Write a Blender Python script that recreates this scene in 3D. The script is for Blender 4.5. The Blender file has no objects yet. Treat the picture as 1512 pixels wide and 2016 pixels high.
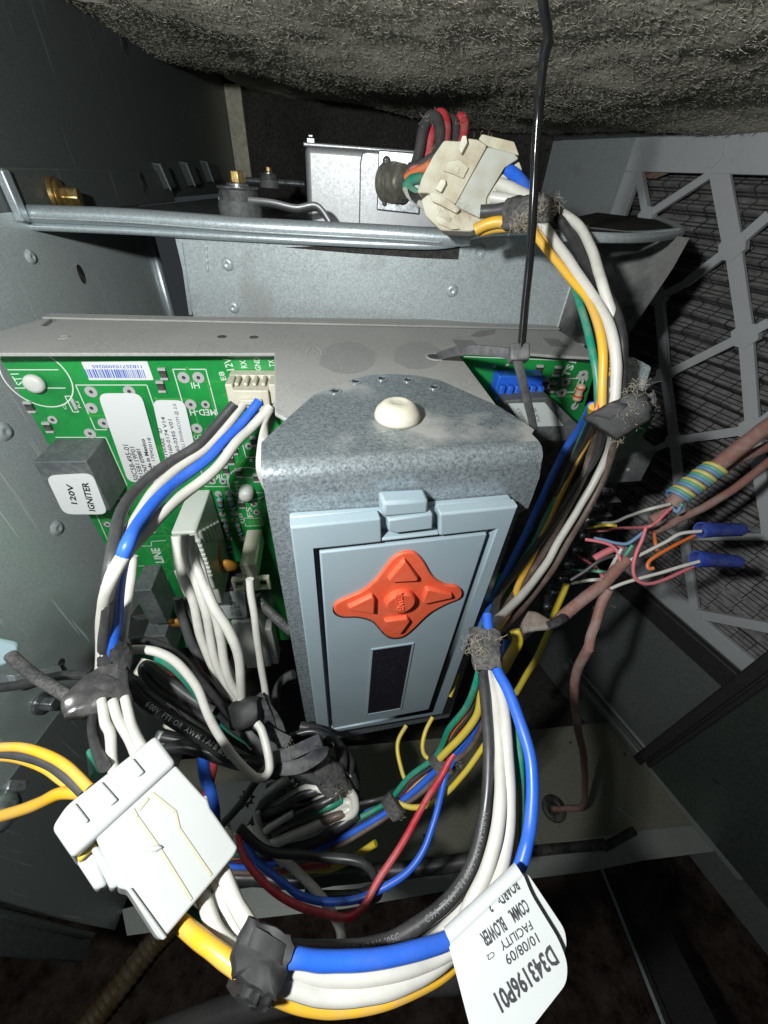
import bpy, bmesh, math, random
import numpy as np
from mathutils import Vector, Matrix, noise
random.seed(7)
S = 0.0072            # one working unit is 7.2 mm
SC = bpy.context.scene
COL = SC.collection
# ------------------------------------------------------------------ camera
FPX = 780.0
_u = Vector((64, 917, 780)).normalized()
_f = Vector((0, 0, -1)); _Y = (_f - _f.dot(_u)*_u).normalized(); _X = _Y.cross(_u)
R = Matrix((_X, _Y, _u))
cam = bpy.data.cameras.new('camera'); cam_o = bpy.data.objects.new('camera', cam); COL.objects.link(cam_o)
cam_o.matrix_world = R.to_4x4()
cam.sensor_fit = 'VERTICAL'; cam.sensor_height = 24.0; cam.lens = 24.0*FPX/2016
cam.clip_start = 0.004; cam.clip_end = 20
SC.camera = cam_o
# ------------------------------------------------------------------ world + the phone's flash
w = bpy.data.worlds.new('World'); SC.world = w; w.use_nodes = True
w.node_tree.nodes['Background'].inputs[0].default_value = (.80, .90, 1, 1)
w.node_tree.nodes['Background'].inputs[1].default_value = 0.035
fl = bpy.data.lights.new('flash', 'POINT'); fl.energy = 1.03; fl.shadow_soft_size = 0.0035
fl.color = (0.97, 1.0, 0.985)
flo = bpy.data.objects.new('flash', fl); COL.objects.link(flo); flo.location = (R @ Vector((-5.4, 1.8, 3.2)))*S
SC.view_settings.view_transform = 'Standard'; SC.view_settings.look = 'None'
SC.view_settings.exposure = 0.0; SC.view_settings.gamma = 1.0
# ------------------------------------------------------------------ geometry helpers (units)
def ray(px, py): return R @ Vector(((px-756)/FPX, (1008-py)/FPX, -1))
def P(px, py, t): return ray(px, py)*t
def onp(px, py, n, d):
    r = ray(px, py); return r*(d/n.dot(r))
class Fr:
    def __init__(s, o, ux, uy, uz=None):
        s.o = Vector(o); s.x = Vector(ux).normalized(); s.y = Vector(uy).normalized()
        s.z = Vector(uz).normalized() if uz else s.x.cross(s.y)
    def pt(s, u, v, w=0): return s.o + s.x*u + s.y*v + s.z*w
    def px(s, x, y, w=0):
        r = ray(x, y); q = r*((s.z.dot(s.o)+w)/s.z.dot(r)) - s.o
        return (s.x.dot(q), s.y.dot(q))
    def W(s, x, y, w=0):
        u, v = s.px(x, y, w); return s.pt(u, v, w)
    def moved(s, u, v, w=0): return Fr(s.pt(u, v, w), s.x, s.y, s.z)
def facing(px, py, t, ang=0, tx=0, ty=0):
    o = P(px, py, t); z = -ray(px, py).normalized()
    rx = R @ Vector((1, 0, 0)); x = (rx - rx.dot(z)*z).normalized(); y = z.cross(x)
    a = math.radians(ang); x2 = x*math.cos(a)+y*math.sin(a); y2 = z.cross(x2)
    q = Matrix.Rotation(math.radians(ty), 3, y2) @ Matrix.Rotation(math.radians(tx), 3, x2)
    return Fr(o, q@x2, q@y2)
class G:
    def __init__(s): s.v = []; s.f = []
    def add(s, vs, fs):
        n = len(s.v); s.v += [Vector(v) for v in vs]; s.f += [tuple(i+n for i in f) for f in fs]; return s
    def prism(s, fr, poly, w0, w1, inset=0.0):
        """poly of (u,v); between w0 and w1 (w1 the outer face, optionally inset)"""
        n = len(poly)
        a = sum(poly[i][0]*poly[(i+1)%n][1]-poly[(i+1)%n][0]*poly[i][1] for i in range(n))
        if a < 0: poly = poly[::-1]
        cx = sum(p[0] for p in poly)/n; cy = sum(p[1] for p in poly)/n
        top = poly
        if inset:
            top = []
            for (x, y) in poly:
                d = math.hypot(x-cx, y-cy) or 1; k = max(0, 1-inset/d); top.append((cx+(x-cx)*k, cy+(y-cy)*k))
        vs = [fr.pt(p[0], p[1], w0) for p in poly]+[fr.pt(p[0], p[1], w1) for p in top]
        fs = [tuple(range(n))[::-1], tuple(range(n, 2*n))]+[(i, (i+1)%n, (i+1)%n+n, i+n) for i in range(n)]
        return s.add(vs, fs)
    def ppx(s, fr, poly, w0, w1, inset=0.0, at=None):
        return s.prism(fr, [fr.px(x, y, w1 if at is None else at) for x, y in poly], w0, w1, inset)
    def box(s, fr, u0, u1, v0, v1, w0, w1): return s.prism(fr, [(u0, v0), (u1, v0), (u1, v1), (u0, v1)], w0, w1)
    def cyl(s, fr, u, v, r, w0, w1, n=20, r2=None, ry=1.0):
        r2 = r if r2 is None else r2
        c = [(math.cos(2*math.pi*i/n), math.sin(2*math.pi*i/n)) for i in range(n)]
        vs = [fr.pt(u+r*a, v+r*b*ry, w0) for a, b in c]+[fr.pt(u+r2*a, v+r2*b*ry, w1) for a, b in c]
        fs = [tuple(range(n))[::-1], tuple(range(n, 2*n))]+[(i, (i+1)%n, (i+1)%n+n, i+n) for i in range(n)]
        return s.add(vs, fs)
    def ring(s, fr, u, v, r0, r1, w0, w1, n=28, ry=1.0):
        vs = []; fs = []
        for (r, ww) in ((r0, w0), (r0, w1), (r1, w1), (r1, w0)):
            vs += [fr.pt(u+r*math.cos(2*math.pi*i/n), v+ry*r*math.sin(2*math.pi*i/n), ww) for i in range(n)]
        for k in range(4):
            k2 = (k+1) % 4
            fs += [(k*n+i, k2*n+i, k2*n+(i+1)%n, k*n+(i+1)%n) for i in range(n)]
        return s.add(vs, fs)
    def lathe(s, fr, u, v, prof, n=28):
        vs = []; fs = []
        for (r, ww) in prof: vs += [fr.pt(u+r*math.cos(2*math.pi*i/n), v+r*math.sin(2*math.pi*i/n), ww) for i in range(n)]
        for k in range(len(prof)-1): fs += [(k*n+i, k*n+(i+1)%n, (k+1)*n+(i+1)%n, (k+1)*n+i) for i in range(n)]
        fs += [tuple(range(n))[::-1], tuple(range((len(prof)-1)*n, len(prof)*n))]
        return s.add(vs, fs)
    def tube(s, pts, r, n=10, flat=None, up=None, rad=None):
        """pts dense list; flat = half thickness for a strap"""
        m = len(pts); vs = []; fs = []
        t0 = (pts[1]-pts[0]).normalized()
        nn = (up or Vector((0.3, 0.2, 1))).cross(t0)
        if nn.length < 1e-4: nn = Vector((1, 0, 0)).cross(t0)
        nn.normalize()
        for i, p in enumerate(pts):
            t = (pts[min(i+1, m-1)]-pts[max(i-1, 0)]).normalized()
            if up is not None: nn = up.cross(t)
            else: nn = nn - nn.dot(t)*t
            nn.normalize(); b = t.cross(nn); rr = r if rad is None else r*rad[i]
            for k in range(n):
                a = 2*math.pi*k/n + (math.pi/n)
                ca, sa = math.cos(a), math.sin(a)
                if flat is not None:
                    ca = math.copysign(abs(ca)**.5, ca); sa = math.copysign(abs(sa)**.5, sa)
                    vs.append(p+nn*(ca*rr)+b*(sa*flat))
                else: vs.append(p+nn*(ca*rr)+b*(sa*rr))
        for i in range(m-1):
            fs += [(i*n+k, i*n+(k+1)%n, (i+1)*n+(k+1)%n, (i+1)*n+k) for k in range(n)]
        fs += [tuple(range(n))[::-1], tuple(range((m-1)*n, m*n))]
        return s.add(vs, fs)
    def make(s, name, mat, parent=None, bevel=0, smooth=False, label=None, seg=2, ang=35):
        c = sum(s.v, Vector())/max(1, len(s.v))
        me = bpy.data.meshes.new(name); me.from_pydata([(v-c)*S for v in s.v], [], s.f)
        bm = bmesh.new(); bm.from_mesh(me); bmesh.ops.recalc_face_normals(bm, faces=bm.faces); bm.to_mesh(me); bm.free()
        me.materials.append(mat)
        if smooth or bevel:
            me.polygons.foreach_set('use_smooth', [True]*len(me.polygons))
            if hasattr(me, 'set_sharp_from_angle'): me.set_sharp_from_angle(angle=math.radians(ang+(10 if smooth else 0)))
        o = bpy.data.objects.new(name, me); COL.objects.link(o)
        loc = c*S
        if parent is not None:
            o.parent = parent; loc = loc - wloc(parent)
        o.location = loc
        if bevel:
            b = o.modifiers.new('bevel', 'BEVEL'); b.width = bevel*S; b.segments = seg; b.limit_method = 'ANGLE'; b.angle_limit = math.radians(ang)
            b.use_clamp_overlap = True
        if label: o['label'] = label
        return o
def wloc(o):
    l = o.location.copy()
    while o.parent: o = o.parent; l += o.location
    return l
def thing(name, label, cat, loc=None, group=None):
    o = bpy.data.objects.new(name, None); COL.objects.link(o); o.empty_display_size = .005
    if loc is not None: o.location = Vector(loc)*S
    o['label'] = label; o['category'] = cat
    if group: o['group'] = group
    return o
def tag(o, label, cat, group=None):
    o['label'] = label; o['category'] = cat
    if group: o['group'] = group
    return o
def struct(o, label=None, cat=None):
    o['kind'] = 'structure'
    if label: o['label'] = label
    if cat: o['category'] = cat
    return o
def cr(pts, k=8):
    """Catmull-Rom through points"""
    n = len(pts); out = []
    if n == 2: return [pts[0].lerp(pts[1], i/k) for i in range(k+1)]
    for i in range(n-1):
        p0 = pts[max(i-1, 0)]; p1 = pts[i]; p2 = pts[i+1]; p3 = pts[min(i+2, n-1)]
        for j in range(k):
            t = j/k
            out.append(0.5*((2*p1)+(p2-p0)*t+(2*p0-5*p1+4*p2-p3)*t*t+(3*p1-p0-3*p2+p3)*t**3))
    out.append(pts[-1].copy()); return out
def path(p2, ts):
    """pixel path with depths interpolated along its length"""
    if len(ts) == len(p2): return [P(x, y, t) for (x, y), t in zip(p2, ts)]
    L = [0]
    for a, b in zip(p2, p2[1:]): L.append(L[-1]+math.hypot(b[0]-a[0], b[1]-a[1]))
    xs = np.linspace(0, L[-1], len(ts)); return [P(x, y, float(np.interp(l, xs, ts))) for (x, y), l in zip(p2, L)]
# ------------------------------------------------------------------ materials
def nodes(name):
    m = bpy.data.materials.new(name); m.use_nodes = True; nt = m.node_tree
    return m, nt, nt.nodes['Principled BSDF']
def N(nt, t, **k):
    n = nt.nodes.new(t)
    for a, b in k.items():
        if a in n.inputs: n.inputs[a].default_value = b
        else: setattr(n, a, b)
    return n
def noise_n(nt, scale, detail=3, rough=.55, vec=None):
    n = N(nt, 'ShaderNodeTexNoise'); n.inputs['Scale'].default_value = scale; n.inputs['Detail'].default_value = detail
    n.inputs['Roughness'].default_value = rough
    c = N(nt, 'ShaderNodeTexCoord') if vec is None else vec
    nt.links.new(c.outputs['Object'] if vec is None else vec, n.inputs['Vector']); return n
def ramp(nt, src, stops):
    r = N(nt, 'ShaderNodeValToRGB'); e = r.color_ramp.elements
    e[0].position, e[0].color = stops[0][0], (*stops[0][1], 1); e[1].position, e[1].color = stops[-1][0], (*stops[-1][1], 1)
    for p, c in stops[1:-1]:
        q = e.new(p); q.color = (*c, 1)
    nt.links.new(src, r.inputs[0]); return r
def g(v): return (v, v, v)
def mixc(nt, fac, a, b):
    m = N(nt, 'ShaderNodeMix'); m.data_type = 'RGBA'
    for s, i in ((fac, 0), (a, 6), (b, 7)):
        if hasattr(s, 'links') or hasattr(s, 'is_linked'): nt.links.new(s, m.inputs[i])
        else: m.inputs[i].default_value = s if i == 0 else (*s, 1)
    return m.outputs[2]
def bump(nt, b, src, strength=.3, dist=.0001):
    n = N(nt, 'ShaderNodeBump'); n.inputs['Strength'].default_value = strength; n.inputs['Distance'].default_value = dist
    nt.links.new(src, n.inputs['Height']); nt.links.new(n.outputs[0], b.inputs['Normal']); return n
def plastic(name, col, rough=.35, dust=.12, dcol=(.33, .31, .28), sub=0, spec=.5, bmp=.08, sc=500):
    m, nt, b = nodes(name)
    n = noise_n(nt, sc, 4, .65); n2 = noise_n(nt, 90, 3)
    mul = N(nt, 'ShaderNodeMath'); mul.operation = 'MULTIPLY'
    nt.links.new(n.outputs[0], mul.inputs[0]); nt.links.new(n2.outputs[0], mul.inputs[1])
    r = ramp(nt, mul.outputs[0], [(.17, g(0)), (.45, g(min(1, dust*3)))])
    c = mixc(nt, r.outputs[0], col, dcol); nt.links.new(c, b.inputs['Base Color'])
    rr = ramp(nt, n2.outputs[0], [(.3, g(max(.05, rough-.08))), (.7, g(min(1, rough+.14)))]); nt.links.new(rr.outputs[0], b.inputs['Roughness'])
    b.inputs['Specular IOR Level'].default_value = spec
    if sub:
        b.inputs['Subsurface Weight'].default_value = sub; b.inputs['Subsurface Radius'].default_value = (.002, .0018, .0014); b.inputs['Subsurface Scale'].default_value = .5
    if bmp: bump(nt, b, n.outputs[0], bmp, .0001)
    return m
def galv(name, lo, hi, scale=1600, metal=.6, rough=.42, dust=0, dcol=(.36, .35, .33), streak=False, dscale=60, dmin=.45):
    """zinc-coated sheet with fine spangle; dust = share of dcol patches, settled dust except on galv_wall"""
    m, nt, b = nodes(name)
    tc = N(nt, 'ShaderNodeTexCoord'); src = tc.outputs['Object']
    v = N(nt, 'ShaderNodeTexVoronoi'); v.inputs['Scale'].default_value = scale; nt.links.new(src, v.inputs['Vector'])
    n1 = N(nt, 'ShaderNodeTexNoise'); n1.inputs['Scale'].default_value = scale*.45; n1.inputs['Detail'].default_value = 5; n1.inputs['Roughness'].default_value = .7
    nt.links.new(src, n1.inputs['Vector'])
    n2 = N(nt, 'ShaderNodeTexNoise'); n2.inputs['Scale'].default_value = dscale; n2.inputs['Detail'].default_value = 4; nt.links.new(src, n2.inputs['Vector'])
    sep = N(nt, 'ShaderNodeSeparateColor'); nt.links.new(v.outputs['Color'], sep.inputs[0])
    ad = N(nt, 'ShaderNodeMath'); ad.operation = 'MULTIPLY_ADD'; nt.links.new(sep.outputs[0], ad.inputs[0]); ad.inputs[1].default_value = .3; nt.links.new(n1.outputs[0], ad.inputs[2])
    r = ramp(nt, ad.outputs[0], [(.40, lo), (.88, hi)])
    base = r.outputs[0]; mt = None
    if dust:
        rd = ramp(nt, n2.outputs[0], [(dmin, g(0)), (dmin+.12, g(dust))])
        base = mixc(nt, rd.outputs[0], base, dcol)
        inv = N(nt, 'ShaderNodeMath'); inv.operation = 'MULTIPLY_ADD'; nt.links.new(rd.outputs[0], inv.inputs[0]); inv.inputs[1].default_value = -metal; inv.inputs[2].default_value = metal
        nt.links.new(inv.outputs[0], b.inputs['Metallic'])
    else: b.inputs['Metallic'].default_value = metal
    nt.links.new(base, b.inputs['Base Color'])
    if streak:
        mp = N(nt, 'ShaderNodeMapping'); mp.inputs['Rotation'].default_value = (.35, 0, 0); mp.inputs['Scale'].default_value = (1, 1, .035); nt.links.new(src, mp.inputs['Vector'])
        ns = N(nt, 'ShaderNodeTexNoise'); ns.inputs['Scale'].default_value = 700; ns.inputs['Detail'].default_value = 2; nt.links.new(mp.outputs[0], ns.inputs['Vector'])
        rs = ramp(nt, ns.outputs[0], [(.66, g(0)), (.72, g(.45))]); nb = mixc(nt, rs.outputs[0], base, tuple(min(1, c*2.2) for c in hi)); nt.links.new(nb, b.inputs['Base Color'])
    rr = ramp(nt, n1.outputs[0], [(.3, g(rough-.06)), (.7, g(rough+.1))]); nt.links.new(rr.outputs[0], b.inputs['Roughness'])
    bump(nt, b, n1.outputs[0], .12, .0001)
    return m
WHITE = (.56, .545, .50)
M = {}
for k, c, ro in (('white', WHITE, .38), ('blue', (.018, .115, .60), .35), ('black', (.022, .022, .024), .38), ('yellow', (.72, .40, .02), .38),
                 ('lemon', (.62, .47, .03), .4), ('green', (.005, .22, .14), .38), ('red', (.50, .02, .035), .4), ('orange', (.72, .16, .03), .4),
                 ('grey', (.045, .045, .047), .38), ('brown', (.10, .065, .05), .45), ('pink', (.62, .14, .17), .5), ('cable', (.27, .125, .10), .6),
                 ('lightblue', (.12, .26, .45), .45), ('mint', (.10, .36, .24), .45), ('paleyellow', (.6, .5, .12), .45)):
    M[k] = plastic(k+' wire insulation', c, ro, dust=(.035 if k in ('black', 'grey', 'blue') else .13) if k != 'cable' else .25)
M['cream'] = plastic('cream nylon', (.60, .575, .47), .42, .10, (.36, .30, .22), sub=.15)
M['dustcream'] = plastic('dusty cream nylon', (.50, .48, .37), .5, .32, (.34, .27, .17), sub=.1, sc=260)
M['milk'] = plastic('milky nylon', (.60, .61, .57), .35, .04, sub=.2)
M['tape'] = plastic('black vinyl tape', (.012, .012, .013), .62, .06, (.10, .095, .09), sc=800)
M['felt'] = plastic('cloth harness tape', (.03, .03, .032), .8, .45, (.16, .15, .14), sc=1400, bmp=.5)
M['dust'] = plastic('dust fibres', (.30, .26, .20), .95, 0, bmp=0)
M['blk'] = plastic('black moulded plastic', (.028, .03, .034), .5, .35, (.13, .13, .13))
M['relay'] = plastic('dusty dark relay case', (.075, .085, .09), .55, .6, (.17, .175, .17), sc=700)
M['brass'] = galv('yellow zinc', (.45, .30, .10), (.75, .55, .24), 900, .9, .3)
M['steel'] = galv('bright zinc', (.24, .25, .265), (.46, .48, .5), 900, .85, .3)
M['alu'] = galv('cast aluminium', (.34, .345, .355), (.42, .425, .435), 3000, .55, .42)
M['tin'] = plastic('solder tinned pad', (.42, .42, .42), .35, .1)
M['galv_front'] = galv('galvanised bracket', (.17, .20, .22), (.43, .48, .505), 3400, .55, .27)
M['galv_top'] = galv('galvanised bracket with settled dust', (.12, .15, .165), (.34, .38, .40), 3400, .5, .32, dust=.95, dcol=(.34, .335, .32), dscale=55, dmin=.52)
M['galv_wall'] = galv('galvanised cabinet wall', (.42, .48, .475), (.62, .69, .685), 4000, .3, .33, dust=.75, dcol=(.16, .19, .18), dscale=9, dmin=.5, streak=True)  # dark green patches are uneven wall reflections painted into the colour
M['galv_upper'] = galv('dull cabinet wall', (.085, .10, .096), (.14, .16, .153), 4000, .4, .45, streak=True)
M['galv_deck'] = galv('galvanised blower housing', (.33, .37, .38), (.52, .57, .585), 3600, .3, .34, dust=.45, dscale=45, dmin=.55, dcol=(.22, .21, .19))
M['galv_rail'] = galv('bright rail', (.42, .48, .51), (.60, .66, .69), 3500, .6, .34)
M['dusty'] = galv('dust covered steel tray', (.27, .27, .26), (.40, .395, .38), 3500, .1, .75, dust=.5, dcol=(.37, .365, .35), dscale=40)
M['paint'] = galv('khaki painted floor', (.13, .13, .095), (.20, .20, .155), 2500, .05, .6)
M['ledge'] = galv('grey floor lip', (.22, .235, .22), (.27, .285, .265), 2500, .2, .5)
M['panel'] = plastic('grey blue keypad housing', (.27, .345, .385), .40, .06, (.4, .42, .42), sc=900)
M['key'] = plastic('orange rubber keypad', (.72, .095, .035), .5, .08, (.7, .3, .2), sc=900)
M['lattice'] = plastic('grey filter grille', (.47, .49, .51), .5, .08)
M['nut'] = plastic('blue wire nut', (.015, .05, .36), .4, .12)
M['sheet'] = plastic('white paper label', (.68, .69, .69), .5, .02)
M['sheetd'] = plastic('greenish white label', (.56, .60, .58), .5, .03)
M['ink'] = plastic('dark print', (.02, .02, .025), .6, 0, bmp=0)
M['inkblue'] = plastic('blue print', (.06, .12, .48), .6, 0, bmp=0)
M['silk'] = plastic('silk screen white', (.62, .68, .62), .5, 0, bmp=0)
M['silkdim'] = plastic('pale wire print', (.14, .145, .145), .6, 0, bmp=0)
M['disc'] = plastic('orange ceramic disc', (.62, .26, .03), .35, .08)
M['resb'] = plastic('blue resistor body', (.22, .45, .50), .35, .08)
M['resp'] = plastic('tan resistor body', (.60, .38, .26), .35, .08)
M['bandr'] = plastic('red band', (.5, .08, .04), .4, 0, bmp=0)
M['gold'] = plastic('yellow moulded capacitor', (.5, .33, .02), .4, .1)
# circuit board: solder mask with faint copper tracks
def pcb():
    m, nt, b = nodes('green solder mask')
    tc = N(nt, 'ShaderNodeTexCoord')
    v = N(nt, 'ShaderNodeTexVoronoi'); v.feature = 'DISTANCE_TO_EDGE'; v.distance = 'MANHATTAN' if False else 'EUCLIDEAN'; v.inputs['Scale'].default_value = 120
    nt.links.new(tc.outputs['Object'], v.inputs['Vector'])
    r = ramp(nt, v.outputs['Distance'], [(.03, (.012, .20, .045)), (.06, (.010, .26, .05))])
    n = noise_n(nt, 45, 3); r2 = ramp(nt, n.outputs[0], [(.35, (.008, .15, .035)), (.6, (.018, .30, .06))])
    c = mixc(nt, .7, r.outputs[0], r2.outputs[0])
    nd = noise_n(nt, 2200, 3, .7); rd = ramp(nt, nd.outputs[0], [(.62, g(0)), (.75, g(.5))]); c = mixc(nt, rd.outputs[0], c, (.3, .33, .28))
    nt.links.new(c, b.inputs['Base Color']); b.inputs['Roughness'].default_value = .3
    return m
M['pcb'] = pcb()
def lcd():
    m, nt, b = nodes('dusty dark display'); n = noise_n(nt, 3600, 2, .5)
    r = ramp(nt, n.outputs[0], [(.0, (.006, .006, .012)), (.66, (.008, .008, .016)), (.72, (.16, .14, .13))]); nt.links.new(r.outputs[0], b.inputs['Base Color'])
    b.inputs['Roughness'].default_value = .6; b.inputs['Specular IOR Level'].default_value = .25; return m
M['lcd'] = lcd()
def foam(name, lo, hi, sc=2600):
    m, nt, b = nodes(name); n = noise_n(nt, sc, 6, .75); n2 = noise_n(nt, 35, 3)
    r = ramp(nt, n.outputs[0], [(.35, lo), (.65, hi)]); r2 = ramp(nt, n2.outputs[0], [(.3, g(.6)), (.7, g(1))])
    mm = N(nt, 'ShaderNodeMix'); mm.data_type = 'RGBA'; mm.blend_type = 'MULTIPLY'; mm.inputs[0].default_value = 1
    nt.links.new(r.outputs[0], mm.inputs[6]); nt.links.new(r2.outputs[0], mm.inputs[7]); nt.links.new(mm.outputs[2], b.inputs['Base Color'])
    b.inputs['Roughness'].default_value = .95; b.inputs['Specular IOR Level'].default_value = .1
    bump(nt, b, n.outputs[0], .6, .0005); return m
M['foam'] = foam('matted grey insulation', (.38, .36, .30), (.74, .70, .59))
M['liner'] = foam('dark back liner', (.03, .028, .027), (.085, .08, .075), 700)
def media():
    m, nt, b = nodes('pleated filter paper'); n = noise_n(nt, 300, 4)
    r = ramp(nt, n.outputs[0], [(.35, (.16, .156, .155)), (.7, (.29, .285, .28))]); nt.links.new(r.outputs[0], b.inputs['Base Color']); b.inputs['Roughness'].default_value = .9; return m
M['media'] = media()
M['wiregrid'] = plastic('filter support wire', (.025, .025, .028), .5, .1)
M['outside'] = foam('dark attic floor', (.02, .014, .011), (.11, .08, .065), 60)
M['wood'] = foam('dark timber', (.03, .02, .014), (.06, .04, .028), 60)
M['strut'] = galv('dark painted strut', (.022, .021, .021), (.04, .038, .037), 1500, .1, .6)
M['clear'] = plastic('milky clear plastic', (.34, .46, .50), .15, .02, sub=.3)
M['pipe'] = plastic('grey plastic pipe', (.16, .155, .15), .45, .12)
M['hose'] = plastic('yellow corrugated hose', (.12, .075, .02), .5, .15)
M['rubber'] = plastic('black rubber', (.012, .012, .013), .5, .1)
# ------------------------------------------------------------------ text and generic builders
_tc = {}
def glyphs(s, off=0.0):
    k = (s, off)
    if k in _tc: return _tc[k]
    c = bpy.data.curves.new('t', 'FONT'); c.body = s; c.size = 1; c.offset = off; c.resolution_u = 2; c.fill_mode = 'FRONT'
    o = bpy.data.objects.new('t', c); COL.objects.link(o)
    me = o.to_mesh(); vs = [(v.co.x, v.co.y) for v in me.vertices]; fs = [tuple(p.vertices) for p in me.polygons]
    o.to_mesh_clear(); bpy.data.objects.remove(o); bpy.data.curves.remove(c)
    _tc[k] = (vs, fs); return _tc[k]
def text(fr, s, a, b, c, w, mat, parent, name='printed_text', bold=.012, th=0):
    """a->b pixel baseline, c a pixel at cap height above a"""
    vs, fs = glyphs(s, bold)
    if not vs: return
    x0 = min(v[0] for v in vs); x1 = max(v[0] for v in vs); h = max(v[1] for v in vs if True); y0 = min(0, min(v[1] for v in vs))
    h = .70
    A = Vector(fr.px(*a, w)); B = Vector(fr.px(*b, w)); C = Vector(fr.px(*c, w))
    ex = (B-A)/(x1-x0); d = (B-A).normalized(); n = (C-A)-(C-A).dot(d)*d; ey = n/h
    pts = [A+ex*(v[0]-x0)+ey*v[1] for v in vs]
    gg = G(); nv = len(pts)
    if th:
        gg.add([fr.pt(p.x, p.y, w+th) for p in pts], fs)
        gg.add([fr.pt(p.x, p.y, w) for p in pts], fs)
        from collections import Counter
        cnt = Counter()
        for f in fs:
            for i in range(len(f)): cnt[tuple(sorted((f[i], f[(i+1)%len(f)])))] += 1
        gg.f += [(e[0], e[1], e[1]+nv, e[0]+nv) for e, k in cnt.items() if k == 1]
    else: gg.add([fr.pt(p.x, p.y, w) for p in pts], fs)
    me = bpy.data.meshes.new(name); ctr = sum(gg.v, Vector())/len(gg.v)
    me.from_pydata([(v-ctr)*S for v in gg.v], [], gg.f); me.materials.append(mat)
    o = bpy.data.objects.new(name, me); COL.objects.link(o); o.parent = parent; o.location = ctr*S-wloc(parent); return o
def line_px(gg, fr, pts, wd, w):
    """thin printed line through pixels"""
    q = [Vector(fr.px(x, y, w)) for x, y in pts]
    for a, b in zip(q, q[1:]):
        d = (b-a).normalized(); n = Vector((-d.y, d.x))*wd/2; a2 = a-d*wd*.5; b2 = b+d*wd*.5
        gg.add([fr.pt(*(a2+n), w), fr.pt(*(b2+n), w), fr.pt(*(b2-n), w), fr.pt(*(a2-n), w)], [(0, 3, 2, 1)])
def wire(col, p2, ts, r=.175, parent=None, name='wire', n=10, label=None, k=8, wob=0):
    pts = cr(path(p2, ts), k)
    wob = wob or r*.22; ph = random.random()*50; pts = [p+noise.noise_vector(p*.9+Vector((ph, 0, 0)))*wob for p in pts]; rad = [1+.05*noise.noise(Vector((i*.21, ph, 0))) for i in range(len(pts))]
    nm = {'lemon': 'lemon yellow', 'lightblue': 'light blue', 'mint': 'mint green', 'cable': 'brown sheathed', 'paleyellow': 'pale yellow'}.get(col, col)
    o = G().tube(pts, r, n, rad=rad).make(name, M[col], parent, smooth=True, ang=70)
    o['label'] = label or nm+' wire'
    if not label and parent is None: pass
    return o
def loose(col, p2, ts, label, r=.175, cat='wire', name='wire', group=None, **k):
    o = wire(col, p2, ts, r, None, name, **k); return tag(o, label, cat, group)
def wire_text(s, p2, ts, r, h, parent, mat=None, side=0.0, start=0.0, flip=False):
    """print running along a wire on the side that faces the viewer"""
    pts = cr(path(p2, ts), 30)
    if flip: pts = pts[::-1]
    L = [0]
    for a, b in zip(pts, pts[1:]): L.append(L[-1]+(b-a).length)
    gg = G(); pos = start
    for ch in s:
        if ch == ' ': pos += h*.5; continue
        vs, fs = glyphs(ch, .01); x0 = min(v[0] for v in vs); x1 = max(v[0] for v in vs); sc = h/.7
        i = min(len(pts)-2, max(0, int(np.searchsorted(L, pos))-1)); p = pts[i]; t = (pts[i+1]-p).normalized()
        if pos > L[-1]-h: break
        v = (-p).normalized(); v = (v-v.dot(t)*t).normalized(); up = v.cross(t)
        for_v = []
        for x, y in vs:
            yy = (y-.35)*sc; a = yy/r+side
            for_v.append(p+t*((x-x0)*sc)+(v*math.cos(a)+up*math.sin(a))*(r*1.035+.004))
        gg.add(for_v, fs); pos += (x1-x0)*sc+h*.22
    if gg.v:
        o = gg.make('printed_text', mat or M['silkdim'], parent); return o
def wrap(pts, hw, th, mat, parent, name='tape_wrap', seed=0, jit=.12, n=24, k=6, label=None, ends=True, sq=.55):
    """taped bundle: pixel path (x,y,t), half width px, half thickness units"""
    c = cr([P(*p) for p in pts], k); m = len(c)
    hws = np.interp(np.linspace(0, 1, m), np.linspace(0, 1, len(hw)), [h for h in hw])
    ths = np.interp(np.linspace(0, 1, m), np.linspace(0, 1, len(th)), th)
    vs = []; fs = []; jit = jit*.55
    for i, p in enumerate(c):
        t = (c[min(i+1, m-1)]-c[max(i-1, 0)]).normalized(); v = (-p).normalized(); x = t.cross(v).normalized(); v = x.cross(t)
        depth = -(R.transposed()@p).z
        for j in range(n):
            a = 2*math.pi*j/n; ca, sa = math.cos(a), math.sin(a)
            ca = math.copysign(abs(ca)**sq, ca); sa = math.copysign(abs(sa)**sq, sa)
            q = Vector((j*.7+seed*9, i*.30, seed)); jj = 1+jit*noise.noise(q*1.0)+jit*.5*noise.noise(q*2.7)
            vs.append(p+x*(ca*hws[i]*depth/FPX*jj)+v*(sa*ths[i]*jj)+t*jit*.9*noise.noise(Vector((j*1.1, seed, 3))))
    for i in range(m-1): fs += [(i*n+q, i*n+(q+1)%n, (i+1)*n+(q+1)%n, (i+1)*n+q) for q in range(n)]
    fs += [tuple(range(n))[::-1], tuple(range((m-1)*n, m*n))]
    return G().add(vs, fs).make(name, mat, parent, smooth=True, ang=45, label=label)
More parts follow.
